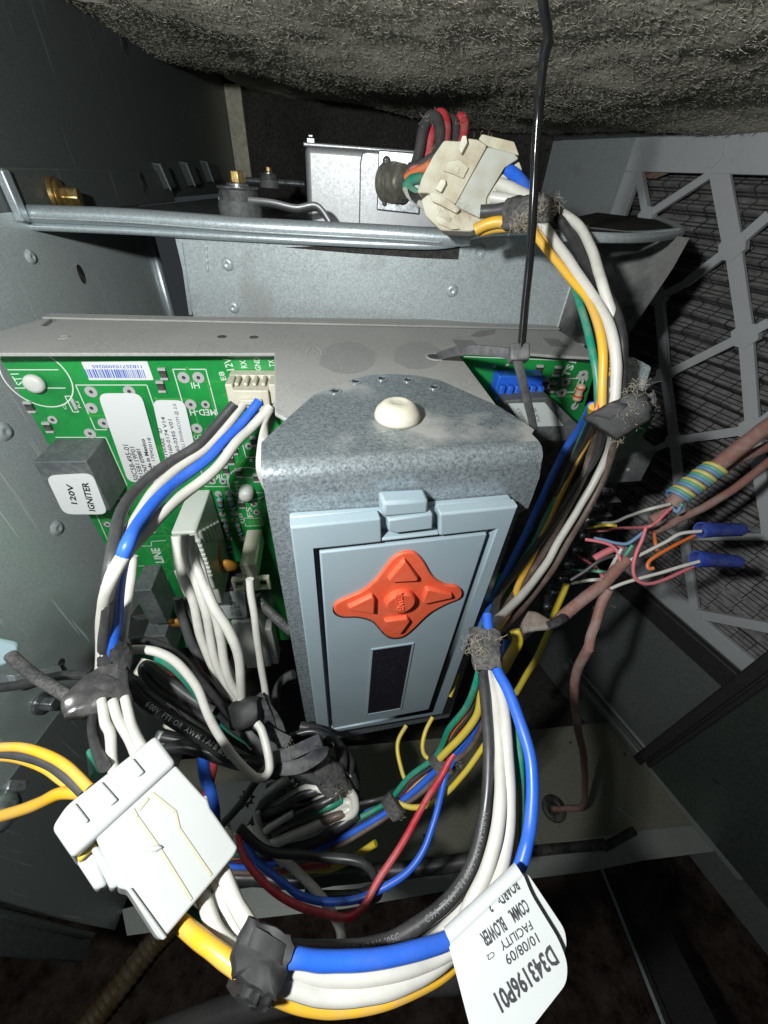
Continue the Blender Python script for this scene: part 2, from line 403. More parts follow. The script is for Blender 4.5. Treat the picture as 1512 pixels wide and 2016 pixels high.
def tapeblk(fr, poly, w0, h, mat, parent, name='tape_wrap', seed=0, label=None, sub=1):
    """creased tape: outline in pixels, low facets raised towards the viewer"""
    random.seed(seed); q = [Vector(fr.px(x, y, h*.5)) for x, y in poly]
    d = []                                   # denser outline with slight raggedness
    for a, b in zip(q, q[1:]+q[:1]):
        for k in range(4): d.append(a.lerp(b, k/4)+Vector((random.gauss(0, .010), random.gauss(0, .010))))
    q = d; n = len(q); c = sum(q, Vector((0, 0)))/n; vs = []; h *= .7; S5 = ((1.0, w0), (1.01, h*.25), (.965, h*.75), (.9, h*.95), (.6, h*1.0), (.3, h*1.02))
    for k, (sc_, hh) in enumerate(S5):
        for p in q:
            r_ = c+(p-c)*sc_; nz = noise.noise(Vector((r_.x*1.6+seed, r_.y*1.6, 1)))*.07+noise.noise(Vector((r_.x*5, r_.y*1.2, seed)))*.03 if k > 1 else 0
            cr2 = -.06*max(0, 1-abs(((r_-c).x*.8+(r_-c).y*.6)-.15)*7)+.04*max(0, 1-abs(((r_-c).x*.5-(r_-c).y*.85)-.2)*6) if k > 1 else 0
            vs.append(fr.pt(r_.x, r_.y, hh+nz+cr2))
    fs = [tuple(range(n))[::-1]]
    for k in range(len(S5)-1): fs += [(k*n+i, k*n+(i+1)%n, (k+1)*n+(i+1)%n, (k+1)*n+i) for i in range(n)]
    fs.append(tuple(range((len(S5)-1)*n, len(S5)*n)))
    o = G().add(vs, fs).make(name, mat, parent, smooth=True, label=label, ang=38)
    a, b, e_, f_ = (poly[i] for i in (0, len(poly)//4, len(poly)//2, 3*len(poly)//4))
    mx = lambda p, r, t: (p[0]+(r[0]-p[0])*t, p[1]+(r[1]-p[1])*t)
    pl_ = [mx(a, f_, .12), mx(b, e_, .08), mx(b, e_, .42), mx(a, f_, .46)]
    qs = [fr.px(x, y, h) for x, y in pl_]; N_ = 10; vs = []; fs = []
    for i in range(N_+1):
        for jx in (0, 1):
            p = Vector(qs[0]).lerp(Vector(qs[1]), i/N_) if jx == 0 else Vector(qs[3]).lerp(Vector(qs[2]), i/N_)
            e2 = abs(i/N_-.5)*2; vs.append(fr.pt(p.x, p.y, h*(1.16-.85*e2**4)+.03*noise.noise(Vector((i*.9, jx, seed)))))
    for i in range(N_): fs.append((i*2, i*2+1, i*2+3, i*2+2))
    G().add(vs, fs).make('tape_layer', mat, o, smooth=True, ang=60)
    return o
def fluff(ctrs, n, rad, parent, length=.5, r=.011, mat=None, name='dust_fluff'):
    gg = G()
    n = int(n*.6); r = r*.75
    for _ in range(n):
        c = random.choice(ctrs); s = (c[3] if len(c) > 3 else rad)
        p = P(c[0], c[1], c[2]) + Vector([random.gauss(0, s*.55) for _ in range(3)])
        d = Vector([random.gauss(0, 1) for _ in range(3)]).normalized(); q = [p.copy()]
        for _k in range(4):
            d = (d+Vector([random.gauss(0, .6) for _ in range(3)])).normalized(); p = p+d*length*random.uniform(.12, .3); q.append(p.copy())
        gg.tube(cr(q, 2), r, 3)
    o = gg.make(name, mat or M['dust'], parent); o['kind'] = 'stuff'; return o
def copy_tree(root):
    r = root.copy(); COL.objects.link(r)
    for ch in root.children:
        c = ch.copy(); COL.objects.link(c); c.parent = r
        for q in ch.children: d = q.copy(); COL.objects.link(d); d.parent = c
    return r
# ================================================================== SETTING
ZF = -38.0
FZ = Fr((0, 0, ZF), (1, 0, 0), (0, 1, 0))
LF = Fr((-15.5, 0, 0), (0, 1, 0), (0, 0, 1))            # left wall, normal +X
_d = Vector((.45418745, -.89090615, 0))
WF = Fr((24.31, 14.16, 0), _d, (0, 0, 1))                 # right wall, normal to the inside
def rsurf(fr, poly, w0, w1, name, mat, label=None, bevel=0, px=True, parent=None):
    gg = G(); (gg.ppx if px else gg.prism)(fr, poly, w0, w1)
    o = gg.make(name, mat, parent, bevel=bevel, label=label)
    if parent is None: o['kind'] = 'structure'
    return o
# left wall: lower bright half, upper dull half
rsurf(LF, [(1.3, -38), (28.6, -38), (28.6, -23.5), (1.3, -20.5)], -.12, .05, 'cabinet_wall', galv('lower wall with painted reflection', (.13, .15, .145), (.21, .24, .23), 4000, .4, .4, streak=True), px=False)  # raised overlay paints the lower wall's dim reflection as darker metal
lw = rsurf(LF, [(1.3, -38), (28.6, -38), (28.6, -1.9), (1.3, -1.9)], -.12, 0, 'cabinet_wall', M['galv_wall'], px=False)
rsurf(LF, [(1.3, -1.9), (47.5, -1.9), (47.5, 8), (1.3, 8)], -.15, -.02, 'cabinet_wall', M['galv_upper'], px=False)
def dimple(fr, x, y, r, parent, w=0, mat='galv_wall', h=.12):
    u, v = fr.px(x, y, w); o = G().lathe(fr, u, v, [(r*1.5, w-.02), (r*1.3, w+.02), (r*.9, w+h*.8), (r*.5, w+h), (r*.3, w+h*.7), (.02, w+h*.6)], 20).make('dimple', M[mat], parent, smooth=True, ang=80); return o
def hole(fr, x, y, r, parent, w=0, ry=1.0, name='screw_hole'):
    u, v = fr.px(x, y, w); return G().cyl(fr, u, v, r, w-.05, w+.012, 16, ry=ry).make(name, M['rubber'], parent)
for (x, y, r) in ((60, 506, .2), (8, 850, .28), (112, 1040, .28)): dimple(LF, x, y, r, lw)
for (x, y, r, ry) in ((160, 540, .22, 1.9), (121, 1305, .2, 1.2), (243, 80, .3, 1.6)): hole(LF, x, y, r, lw, 0, ry)
# bright folded edge where the lower left wall ends
gg = G(); gg.tube([LF.pt(28.6, z, .1) for z in (-2.2, -8, -14)], .28, 10)
gg.make('folded_edge', M['galv_rail'], lw, smooth=True, ang=80)
# floor
fl_o = rsurf(FZ, [(300, 1775), (430, 1745), (850, 1705), (946, 1680), (1248, 1637), (1384, 1624), (1205, 1421), (1038, 1438), (700, 1468), (300, 1500)], -.12, 0, 'floor', M['paint'])
sl = rsurf(FZ, [(250, 1842), (499, 1809), (678, 1789), (928, 1745), (1170, 1714), (1266, 1694), (1424, 1674), (1384, 1624), (1248, 1637), (946, 1680), (850, 1705), (430, 1745), (240, 1790)], -.1, .02, 'floor_lip', M['ledge'])
gg = G(); q = [FZ.W(x, y, .1) for x, y in ((380, 1752), (560, 1726), (850, 1704), (1000, 1681), (1190, 1662))]
gg.tube(cr(q), .34, 10); o = gg.make('door_gasket', M['rubber'], sl, smooth=True)
gg = G(); gg.tube([FZ.W(1190, 1668, .05), FZ.W(1248, 1636, .05)], .3, 8); gg.make('door_gasket', M['rubber'], sl, smooth=True)
# rear compartment floor and the dark back
gg = G().prism(Fr((0, 0, -42), (1, 0, 0), (0, 1, 0)), [(-16, 15), (40, 15), (14, 52), (-16, 52)], -.2, 0); struct(gg.make('rear_floor', M['liner']))
BKa = Vector((-15.6, 47.4, 0)); BKb = Vector((11.2, 40.6, 0))
gg = G(); K = Fr(BKa, BKb-BKa, (0, 0, 1)); Lb = (BKb-BKa).length
n = 60; vs = []; fs = []
for i in range(n+1):
    for j in range(41):
        x = Lb*i/n; z = -42+50*j/40; vs.append(K.pt(x, z, .7*noise.noise(Vector((x*.25, z*.2, 1)))+.25*noise.noise(Vector((x*1.1, z*.8, 5)))))
for i in range(n):
    for j in range(40): a = i*41+j; fs.append((a, a+1, a+42, a+41))
gg.add(vs, fs); struct(gg.make('back_liner', M['liner'], smooth=True, ang=180))
# ceiling insulation, sagging
gg = G(); nx, ny = 420, 560; vs = []; fs = []
for j in range(ny+1):
    y = 5.5+(48.5-5.5)*(j/ny)**1.25
    xr = 24.31+(14.16-y)*.5098+.3
    xl = -15.6 if y > 0 else -15.6
    for i in range(nx+1):
        f = i/nx; x = xl+(xr-xl)*f
        z = 5.25-2.0*f-.25*math.sin(f*math.pi)-.5*math.sin(min(1, max(0, (y-20)/24))*math.pi)
        e = min(1, f*9); z += (1-e)**2*1.2*(1 if y < 26 else .25)
        z += .45*noise.noise(Vector((x*.16, y*.16, 0)))+.10*noise.noise(Vector((x*.9, y*.6, 3)))
        nn = noise.noise(Vector((x*3.2, y*3.2, 7))); z += .015*min(1, abs(nn)*2.4)+.022*noise.noise(Vector((x*5.2, y*5.2, 9)))
        vs.append((x, y, z))
for j in range(ny):
    for i in range(nx): a = j*(nx+1)+i; fs.append((a, a+1, a+nx+2, a+nx+1))
ceilv = vs
gg.v = [Vector(v) for v in vs]; gg.f = fs
ceil = struct(gg.make('ceiling_insulation', M['foam'], smooth=True, ang=180))
# dense short fuzz over the whole blanket (numpy for speed)
rg = np.random.default_rng(4); NF = 56000
VV = np.array(ceilv).reshape(ny+1, nx+1, 3); jj = (ny*.86*rg.random(NF)**1.05).astype(int); ii = rg.integers(1, nx-1, NF)
base = VV[jj, ii]+rg.normal(0, .04, (NF, 3)); th_ = rg.random(NF)*6.283; cur = rg.normal(0, .9, NF); ln = rg.uniform(.07, .2, NF)
d1 = np.stack([np.cos(th_), np.sin(th_), rg.normal(-.25, .35, NF)], 1); d2 = np.stack([np.cos(th_+cur), np.sin(th_+cur), rg.normal(.1, .4, NF)], 1)
p0 = base; p1_ = p0+d1*ln[:, None]*.6; p2_ = p1_+d2*ln[:, None]*.6; rr0 = .009; vts = []
for pp, rs in ((p0, 1.0), (p1_, 1.1), (p2_, .6)):
    for k in range(3):
        a_ = 2.094*k; vts.append(pp+rr0*rs*np.array([0, math.cos(a_), math.sin(a_)])+rr0*rs*np.stack([-np.sin(th_)*math.cos(a_), np.cos(th_)*0, np.zeros(NF)], 1))
VA = np.stack(vts, 1).reshape(-1, 3)*S
q_ = []
for r0_ in (0, 3):
    for k in range(3): q_.append((r0_+k, r0_+(k+1) % 3, r0_+3+(k+1) % 3, r0_+3+k))
FA_ = (np.arange(NF)[:, None, None]*9+np.array(q_)[None]).reshape(-1)
me = bpy.data.meshes.new('fuzz'); me.vertices.add(len(VA)); me.vertices.foreach_set('co', VA.ravel().astype('f')); me.loops.add(len(FA_)); me.loops.foreach_set('vertex_index', FA_.astype('i'))
nf = len(FA_)//4; me.polygons.add(nf); me.polygons.foreach_set('loop_start', (np.arange(nf)*4).astype('i')); me.update(calc_edges=True); me.validate(); me.materials.append(M['foam'])
fz = bpy.data.objects.new('blanket_fuzz', me); COL.objects.link(fz); fz.parent = ceil; fz.location = -ceil.location; fz['kind'] = 'stuff'
# matted fibres hanging off the insulation
gg = G()
for _ in range(500):
    j = int(ny*random.random()**1.1*.75); i = random.randint(2, nx-2); p = Vector(ceilv[j*(nx+1)+i]); q = [p.copy()]
    d = Vector((random.gauss(0, 1), random.gauss(0, 1), -.3)).normalized()
    for _k in range(3): d = (d+Vector((random.gauss(0, .5), random.gauss(0, .5), random.gauss(-.02, .35)))).normalized(); p = p+d*random.uniform(.04, .09); q.append(p.copy())
    gg.tube(q, .010, 3)
o = gg.make('loose_fibres', M['foam'], ceil); o['kind'] = 'stuff'
# left back corner strip
o = G().box(LF, 46.6, 47.1, -1.2, 5.0, 0, 1.35).make('corner_strip', M['cream'], None)
o.data.materials[0] = galv('tarnished corner flange', (.30, .29, .22), (.5, .48, .38), 500, .3, .5)
tag(o, 'pale vertical metal strip in the back left corner above the shelf', 'strip')
# ------------------------------------------------------------------ right wall with the filter
rw = rsurf(WF, [(-30, -42), (-30, -23.55), (22, -23.55), (22, -42)], -.1, 0, 'cabinet_wall', M['galv_wall'], px=False)
rw.data.materials[0] = galv('grey green wall sheet', (.13, .15, .14), (.21, .235, .22), 1500, .35, .5)
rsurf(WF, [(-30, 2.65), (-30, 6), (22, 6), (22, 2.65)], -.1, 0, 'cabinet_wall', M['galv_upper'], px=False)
u34 = WF.px(1257, 272)[0]
rsurf(WF, [(-30, -42), (-30, 2.6), (u34-.15, 2.6), (u34-.15, -23.5), (-21.0, -23.5)], -.08, .03, 'cabinet_wall', M['galv_deck'], px=False)
# folded rails of the wall base and the nearer flange panel
gg = G(); gg.box(WF, -9, 9, -38, -37.3, 0, .7); gg.box(WF, -9, 8, -36.9, -36.6, 0, .35); gg.make('base_rail', M['ledge'], rw, bevel=.1)
gg = G(); gg.box(WF, -14, 9, -25.4, -23.7, 0, .5); gg.make('filter_rail', M['strut'], rw, bevel=.08)
fp = G().prism(WF, [(.2, -37.3), (.2, -8), (20, -8), (20, -37.3)], .45, .75).make('flange_panel', galv('greenish flange sheet', (.055, .07, .062), (.105, .13, .115), 1600, .5, .35), None, bevel=.05)
struct(fp)
gg = G(); gg.box(WF, 0, .75, -37.3, -8, .75, 1.5); gg.box(WF, .85, 1.25, -37.0, -8, .75, 1.15); gg.make('flange_rib', M['strut'], fp, bevel=.12)
hole(WF, 1415, 1545, .5, fp, .75, .3, 'scrape')
# filter
filt = thing('air_filter', 'grey framed pleated air filter with a lattice grille on the right wall', 'air filter', WF.pt(-10, -23.4, 0))
gg = G(); u0 = u34; u1 = 20.0; z0, z1 = -23.4, 2.5; zs = []; k = 0; zz = z0
vs = []; fs = []; nP = 26
for i in range(nP*2+1):
    zq = z0+(z1-z0)*i/(nP*2); wq = -1.2 if i % 2 else -.35
    for j in range(25):
        uq = u0+(u1-u0)*j/24; vs.append(WF.pt(uq, zq+.22*noise.noise(Vector((uq*.5, i*.9, 2))), wq+.10*noise.noise(Vector((uq*.8, i*2.3, 4)))))
for i in range(nP*2):
    for j in range(24): a = i*25+j; fs.append((a, a+1, a+26, a+25))
gg.add(vs, fs); gg.make('pleated_media', M['media'], filt)
gg = G()
for i in range(nP*2):
    for s_ in (.33, .66):
        zq = z0+(z1-z0)*(i+s_)/(nP*2); wq = (-.35+(-1.2+.35)*(s_ if i % 2 == 0 else 1-s_))+.10
        gg.tube([WF.pt(u0+(u1-u0)*j/12, zq+.05*noise.noise(Vector((j, i, 0))), wq) for j in range(13)], .035, 3)
for j in range(40):
    uq = u0+(u1-u0)*(j+.5)/40
    gg.tube([WF.pt(uq+.08*noise.noise(Vector((i, j, 0))), z0+(z1-z0)*i/(nP*2), (-1.1 if i % 2 else -.24)) for i in range(nP*2+1)], .038, 3)
o = gg.make('support_wire', M['wiregrid'], filt); o['kind'] = 'stuff'
def bar(p, q, wp, wq):
    a = Vector(WF.px(*p, .12)); b = Vector(WF.px(*q, .12)); d = (b-a).normalized(); nn = Vector((-d.y, d.x))
    return [tuple(a+nn*wp/2-d*.05), tuple(b+nn*wq/2+d*.05), tuple(b-nn*wq/2+d*.05), tuple(a-nn*wp/2-d*.05)]
k_ = 0
nodes_px = {'a': (1406, 308), 'b': (1442, 486), 'c': (1467, 660), 'd': (1481, 845), 'e': (1326, 868), 'f': (1345, 1058), 'g': (1368, 1208), 'h': (1296, 586), 'i': (1308, 735), 'j': (1272, 425)}
bars = [((1406, 290), 'b', 1.25), ('b', 'c', 1.05), ('c', 'd', .95), ('d', (1505, 1000), .9), ('d', 'e', .75), ('e', 'f', .8), ('f', 'g', .8), ('f', (1512, 1057), .6), ((1505, 1000), (1512, 1060), .8),
        ('g', (1512, 1236), .95), ((1395, 345), 'j', .6), ('b', (1349, 557), .7), ((1349, 557), 'h', .55), ('b', (1512, 425), .75), ('c', (1321, 733), .7), ('c', (1512, 636), .7), ('h', 'i', .75), ('i', 'e', .7),
        ((1250, 300), 'j', .6), ('j', 'h', .6), ('d', (1540, 800), .7), ((1230, 600), 'h', .5), ((1240, 905), 'e', .55), ((1240, 1000), 'f', .5), ('i', (1230, 790), .5), ('g', (1230, 1080), .8)]
for a, b, wd in bars:
    a = nodes_px.get(a, a); b = nodes_px.get(b, b); k_ += 1
    wd *= .70; G().prism(WF, bar(a, b, wd, wd), -.1-.003*k_, .12+.003*k_).make('lattice_bar', M['lattice'], filt)
for kk, (x, y) in nodes_px.items():
    u, v = WF.px(x, y, .12); k_ += 1
    G().cyl(WF, u, v, .72 if kk in 'bcd' else .55, -.1-.003*k_, .12+.003*k_, 6).make('lattice_node', M['lattice'], filt)
gg = G(); gg.box(WF, u0-.1, u1, 1.0, 2.6, -.2, .14); gg.make('frame_rail', M['lattice'], filt, bevel=.03)
gg = G(); gg.box(WF, u0-.1, u0+1.1, -23.4, 1.0, -.2, .138); gg.make('frame_rail', M['lattice'], filt, bevel=.03)
gg = G(); gg.box(WF, u0+1.1, u1, -23.5, -22.3, -.2, .142); gg.make('frame_rail', M['lattice'], filt, bevel=.03)
gg = G().prism(WF, [WF.px(x, y, -.1) for x, y in ((1262, 322), (1300, 326), (1322, 338), (1290, 352), (1264, 350))], -.2, -.08); gg.make('torn_cardboard', plastic('brown cardboard', (.16, .075, .04), .8, .2), filt)
def rnd0(p): return p
# ------------------------------------------------------------------ shelf, rail, blower housing
DF = Fr((0, 20, 0), (1, 0, 0), (0, 0, 1), (0, -1, 0))
SH = Fr((0, 0, -2.15), (1, 0, 0), (0, 1, 0))
shelf = thing('blower_shelf', 'galvanised shelf with a rolled front rail across the top of the blower', 'shelf', (-5, 20, -2))
G().prism(SH, [(-15.4, 20.1), (5.2, 20.1), (11, 20.1), (14.8, 32), (12, 40), (-15.4, 47)], -.15, 0).make('shelf_plate', M['galv_upper'], shelf)
def rail(pp, r, z, w, nm='rail_roll', mat='galv_rail'):
    gg = G().tube(cr([DF.W(x, y, w) for x, y in pp]), r, 12); return gg.make(nm, M[mat], shelf, smooth=True, ang=80)
rail([(36, 420), (250, 428), (500, 446), (760, 460), (880, 468), (925, 466)], .31, 0, .35)
rail([(44, 445), (250, 454), (500, 468), (740, 480), (850, 483), (905, 477)], .15, 0, .30)
rail([(44, 428), (250, 437), (500, 456), (760, 470), (870, 477)], .045, 0, .65, 'rail_ridge', 'galv_deck')
gg = G().tube(cr([DF.W(x, y, .3) for x, y in ((905, 470), (960, 459), (1040, 456), (1130, 458), (1250, 462), (1335, 456))]), .13, 8)
gg.make('rolled_edge', M['galv_rail'], shelf, smooth=True)
G().box(LF, 19.2, 33, -2.1, -.55, 0, .14).make('side_flange', M['galv_upper'], shelf, bevel=.04)
G().box(LF, 18.9, 19.3, -2.2, -.6, 0, .35).make('front_tab', M['galv_rail'], shelf, bevel=.06)
for i, (x0, x1) in enumerate(((312, 340), (364, 388), (404, 424))):
    y0 = 320-i*2; gg = G().ppx(LF, [(x0, y0), (x0+18, y0+3), (x1+10, y0+52-i*5), (x1-4, y0+56-i*6)], 0, .5, .12); gg.make('louvre', M['galv_upper'], shelf, bevel=.05)
    gg = G().tube([LF.W(x0+2, y0+3, .5), LF.W(x1-4, y0+54-i*6, .5)], .06, 6); gg.make('louvre_edge', M['galv_rail'], shelf)
hole(LF, 283, 362, .3, shelf, .14, 1.7); hole(LF, 130, 398, .1, shelf, .14)
hs = thing('blower_housing', 'galvanised blower housing sheet spanning below the rolled rail', 'blower housing', DF.W(600, 560, 0))
u0, v0 = DF.px(345, 478); ux_, vx_ = DF.px(1335, 458)
pts = [DF.px(x, y, 0) for x, y in ((345, 470), (905, 478), (960, 461), (1040, 458), (1140, 461))]
uR = DF.px(1150, 600)[0]
gg = G(); body = pts+[(7.4, -1.1), (7.4, -22), (DF.px(345, 478)[0], -22)]
gg.prism(DF, body, -.12, 0); gg.make('front_sheet', M['galv_deck'], hs)
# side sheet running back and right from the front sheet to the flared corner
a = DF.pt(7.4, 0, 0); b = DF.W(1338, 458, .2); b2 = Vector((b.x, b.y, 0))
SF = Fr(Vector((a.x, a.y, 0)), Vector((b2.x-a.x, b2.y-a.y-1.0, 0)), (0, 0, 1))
gg = G().prism(SF, [(0, -1.15), (3.7, -1.2), (3.6, -2.2), (2.6, -7), (1.4, -14), (0, -22)], -.06, .06); gg.make('side_sheet', galv('side sheet with painted shadow', (.03, .033, .035), (.06, .066, .067), 1300, .45, .45, dust=.3), hs)  # shadow on this sheet is painted in as a darker metal colour
gg = G().tube([DF.pt(7.4+.05, z, .04) for z in (-1.2, -6, -12)], .07, 6); gg.make('corner_seam', M['galv_deck'], hs)
LPF = Fr((0, 0, -1.25), (1, 0, 0), (0, 1, 0))
G().prism(LPF, rnd0([LPF.px(x, y, 0) for x, y in ((1040, 458), (1120, 432), (1200, 414), (1262, 420), (1318, 438), (1341, 456), (1320, 466), (1240, 470), (1130, 466))]), -.05, .05).make('flared_lip', M['liner'], hs, bevel=.03)
gg = G().tube(cr([LPF.W(x, y, .08) for x, y in ((1040, 458), (1130, 466), (1240, 469), (1318, 464), (1340, 456), (1318, 440), (1262, 422), (1210, 414))]), .15, 8); gg.make('lip_roll', M['galv_deck'], hs, smooth=True)
for (x, y) in ((890, 572), (460, 605), (448, 520)): dimple(DF, x, y, .20, hs, 0, 'galv_deck', .1)
u, v = DF.px(942, 497, 0); G().ring(DF, u, v, .12, .26, 0, .07).make('rivet', M['galv_rail'], hs, smooth=True)
gg = G()
for i in range(4): gg.box(DF, *(lambda q: (q[0]-.06, q[0]+.06))(DF.px(405+i, 487+i*14)), *(lambda q: (q[1]-.1, q[1]+.1))(DF.px(405+i, 487+i*14)), 0, .04+.001*i)
gg.make('weld_mark', M['galv_rail'], hs, bevel=.03)
gg = G().ppx(DF, [(560, 487), (700, 499), (830, 508), (902, 511), (906, 481), (850, 488), (740, 486), (640, 484)], .0, .03); gg.make('dark_slot', M['liner'], hs)
gg = G().ppx(DF, [(352, 478), (372, 620), (378, 620), (358, 478)], 0, .08); gg.make('edge_bead', M['galv_rail'], hs)
# brass coloured bolt
br = thing('flange_bolt', 'brass coloured flanged hex bolt in the left wall above the rail', 'bolt', LF.W(115, 385, .2))
BB = Fr(LF.W(118, 387, .25), (0, 1, 0), (0, 0, 1)); BB = Fr(BB.o, Vector((-.3, 1, 0)), (0, 0, 1))
G().lathe(BB, 0, 0, [(.62, 0), (.66, .08), (.6, .16), (.36, .2)], 28).make('flange', M['brass'], br, smooth=True, ang=40)
G().cyl(BB, 0, 0, .40, .18, .8, 6, r2=.38).make('hex_head', M['brass'], br, bevel=.05)
G().cyl(BB, 0, 0, .7, -.22, -.02, 24).make('washer', M['brass'], br, bevel=.04)
# motor mount bolt stack and arm
def mount(x, y, wy, sc, label):
    p = onp(x, y, Vector((0, 0, 1)), -2.15) if False else None
    o_ = DF.W(x, y, -wy)
    F = Fr((o_.x, o_.y, o_.z), (1, 0, 0), (0, 1, 0)); t = thing('motor_mount', label, 'motor mount', o_)
    s = sc
    G().lathe(F, 0, 0, [(.98*s, -.9*s), (1.0*s, -.5*s), (.95*s, -.3*s), (.9*s, -.3*s)], 28).make('rubber_grommet', M['relay'], t, smooth=True, ang=40)
    G().lathe(F, 0, 0, [(.9*s, -.3*s), (.9*s, -.05*s), (.85*s, .1*s), (.85*s, .12*s)], 28).make('rubber_ring', M['blk'], t, smooth=True, ang=40)
    G().lathe(F, 0, 0, [(.92*s, .1*s), (.95*s, .15*s), (.95*s, .2*s), (.4*s, .24*s)], 28).make('washer', M['steel'], t, smooth=True, ang=40)
    G().lathe(F, 0, 0, [(.5*s, .22*s), (.5*s, .3*s), (.42*s, .34*s)], 24).make('bolt_flange', M['steel'], t, smooth=True, ang=40)
    G().cyl(F, 0, 0, .34*s, .32*s, .75*s, 6, r2=.32*s).make('hex_head', M['brass'], t, bevel=.04)
    return t, F
mt, MFo = mount(470, 378, 3.0, 1.0, 'rubber motor mount with a zinc bolt behind the rail, nearest one')
gg = G().tube(cr([DF.W(x, y, -w) for x, y, w in ((440, 396, 3), (500, 398, 2.7), (540, 402, 2.6), (585, 412, 2.6), (625, 408, 2.7), (650, 440, 2.6))]), .42, 10, flat=.12, up=Vector((0, .3, 1)))
gg.make('mount_arm', M['alu'], mt, smooth=True, ang=60)
mt2, _ = mount(530, 347, 12, .62, 'small distant motor mount with a brass bolt left of the silver box')
gg = G().tube([DF.W(485, 355, -12), DF.W(600, 362, -12)], .17, 8); gg.make('rod', M['steel'], mt2, smooth=True)
# silver motor controller
YB = 5.0
mc = thing('motor_controller', 'silver cast box of the blower motor behind the rail', 'motor housing', DF.W(710, 360, -YB))
G().ppx(DF, [(598, 283), (700, 291), (850, 303), (990, 318), (990, 480), (606, 470)], -YB-3.2, -YB, 0).make('housing', M['alu'], mc, bevel=.30, seg=4)
G().ppx(DF, [(596, 279), (700, 287), (850, 299), (990, 314), (990, 322), (850, 307), (700, 295), (597, 288)], -YB-3.2, -YB+.12).make('lid_rim', M['alu'], mc, bevel=.05)
G().ppx(DF, [(712, 300), (722, 297), (860, 308), (860, 450), (706, 446), (708, 320)], -YB, -YB+.12, .02).make('raised_panel', M['alu'], mc, bevel=.08)
G().ppx(DF, [(745, 294), (828, 300), (826, 423), (741, 414)], -YB+.12, -YB+.3, .02).make('socket_plate', M['steel'], mc, bevel=.05)
for (x, y, r) in ((761, 317, .19), (757, 400, .12)):
    u, v = DF.px(x, y, -YB+.3); s_ = G().lathe(DF, u, v, [(r, -YB+.3), (r, -YB+.36), (r*.75, -YB+.42), (.03, -YB+.43)], 18).make('screw', M['steel'], mc, smooth=True, ang=50)
    gg = G(); gg.box(DF, u-r*.6, u+r*.6, v-.03, v+.03, -YB+.42, -YB+.445); gg.box(DF, u-.03, u+.03, v-r*.6, v+r*.6, -YB+.42, -YB+.447); gg.make('screw_slot', M['rubber'], s_)
for (x, y) in ((612, 272),):
    u, v = DF.px(x, y, -YB-1); gg = G(); gg.box(DF, u-.2, u+.2, v-.2, v+.02, -YB-1.3, -YB-.9); gg.box(DF, u-.12, u+.12, v+.02, v+.14, -YB-1.25, -YB-.95); gg.make('lid_screw', M['steel'], mc, bevel=.04)
CF = Fr(DF.W(772, 360, -YB+.3), Vector((1, -.1, 0)), (0, 0, 1), None)
CF = Fr(CF.o, Vector((.75, .66, 0)), (0, 0, 1))      # socket axis leans to the right
prof = []
for i in range(4): prof += [(.82-.03*i, -.3+.3*i), (.82-.03*i, -.15+.3*i), (.70-.03*i, -.12+.3*i), (.70-.03*i, -.03+.3*i)]
G().lathe(CF, 0, 0, prof+[(.5, .95)], 30).make('socket_ring', galv('bronze toned ring', (.30, .29, .24), (.5, .48, .42), 900, .7, .35), mc, smooth=True, ang=30)
# ------------------------------------------------------------------ outside, below the cabinet
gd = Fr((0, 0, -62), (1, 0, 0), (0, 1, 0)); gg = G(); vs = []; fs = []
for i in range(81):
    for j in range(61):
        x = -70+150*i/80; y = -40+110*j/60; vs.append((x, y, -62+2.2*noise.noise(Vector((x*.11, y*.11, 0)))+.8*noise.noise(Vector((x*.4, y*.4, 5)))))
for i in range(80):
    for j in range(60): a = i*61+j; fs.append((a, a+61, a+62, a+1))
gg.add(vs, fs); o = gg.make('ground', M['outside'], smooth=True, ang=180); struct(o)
def outside_tube(name, label, cat, p2, ts, r, mat, ribs=False):
    pts = cr(path(p2, ts), 26 if ribs else 8); rad = [1+.10*math.sin(i*2.1) for i in range(len(pts))] if ribs else None
    o = G().tube(pts, r, 14, rad=rad).make(name, M[mat], None, smooth=True, ang=80); return tag(o, label, cat)
outside_tube('corrugated_hose', 'dull yellow corrugated hose in the dark at the lower left', 'hose', [(120, 2080), (200, 1985), (300, 1860), (360, 1800)], [34, 40], 1.0, 'hose', True)
pp = outside_tube('plastic_pipe', 'grey plastic pipe lying in the dark along the bottom edge', 'pipe', [(240, 2075), (400, 2010), (560, 1965), (760, 1935), (900, 1925)], [34, 38], 1.15, 'pipe')
stt = G(); A1 = P(1190, 1715, 36); A2 = P(1325, 2050, 24)
SFr = Fr(A1, A2-A1, R @ Vector((1, .25, .3)))
stt.box(SFr, 0, (A2-A1).length, -.3, .25, -.4, .4); stt.box(SFr, 0, (A2-A1).length, .25, 3.0, -.4, -.25); so = stt.make('angle_strut', M['strut'], None, bevel=.06)
tag(so, 'dark slotted angle strut running down at the lower right', 'strut')
gg = G(); L_ = (A2-A1).length; gg.prism(SFr, [(L_*.18, 1.3), (L_*.2, 1.0), (L_*.42, 1.0), (L_*.44, 1.3), (L_*.42, 1.9), (L_*.2, 1.9)], -.26, -.235); gg.make('slot', M['rubber'], so)
gg = G(); gg.box(SFr, 0, L_, -.32, -.1, .4, .47); gg.make('worn_edge', M['galv_deck'], so)
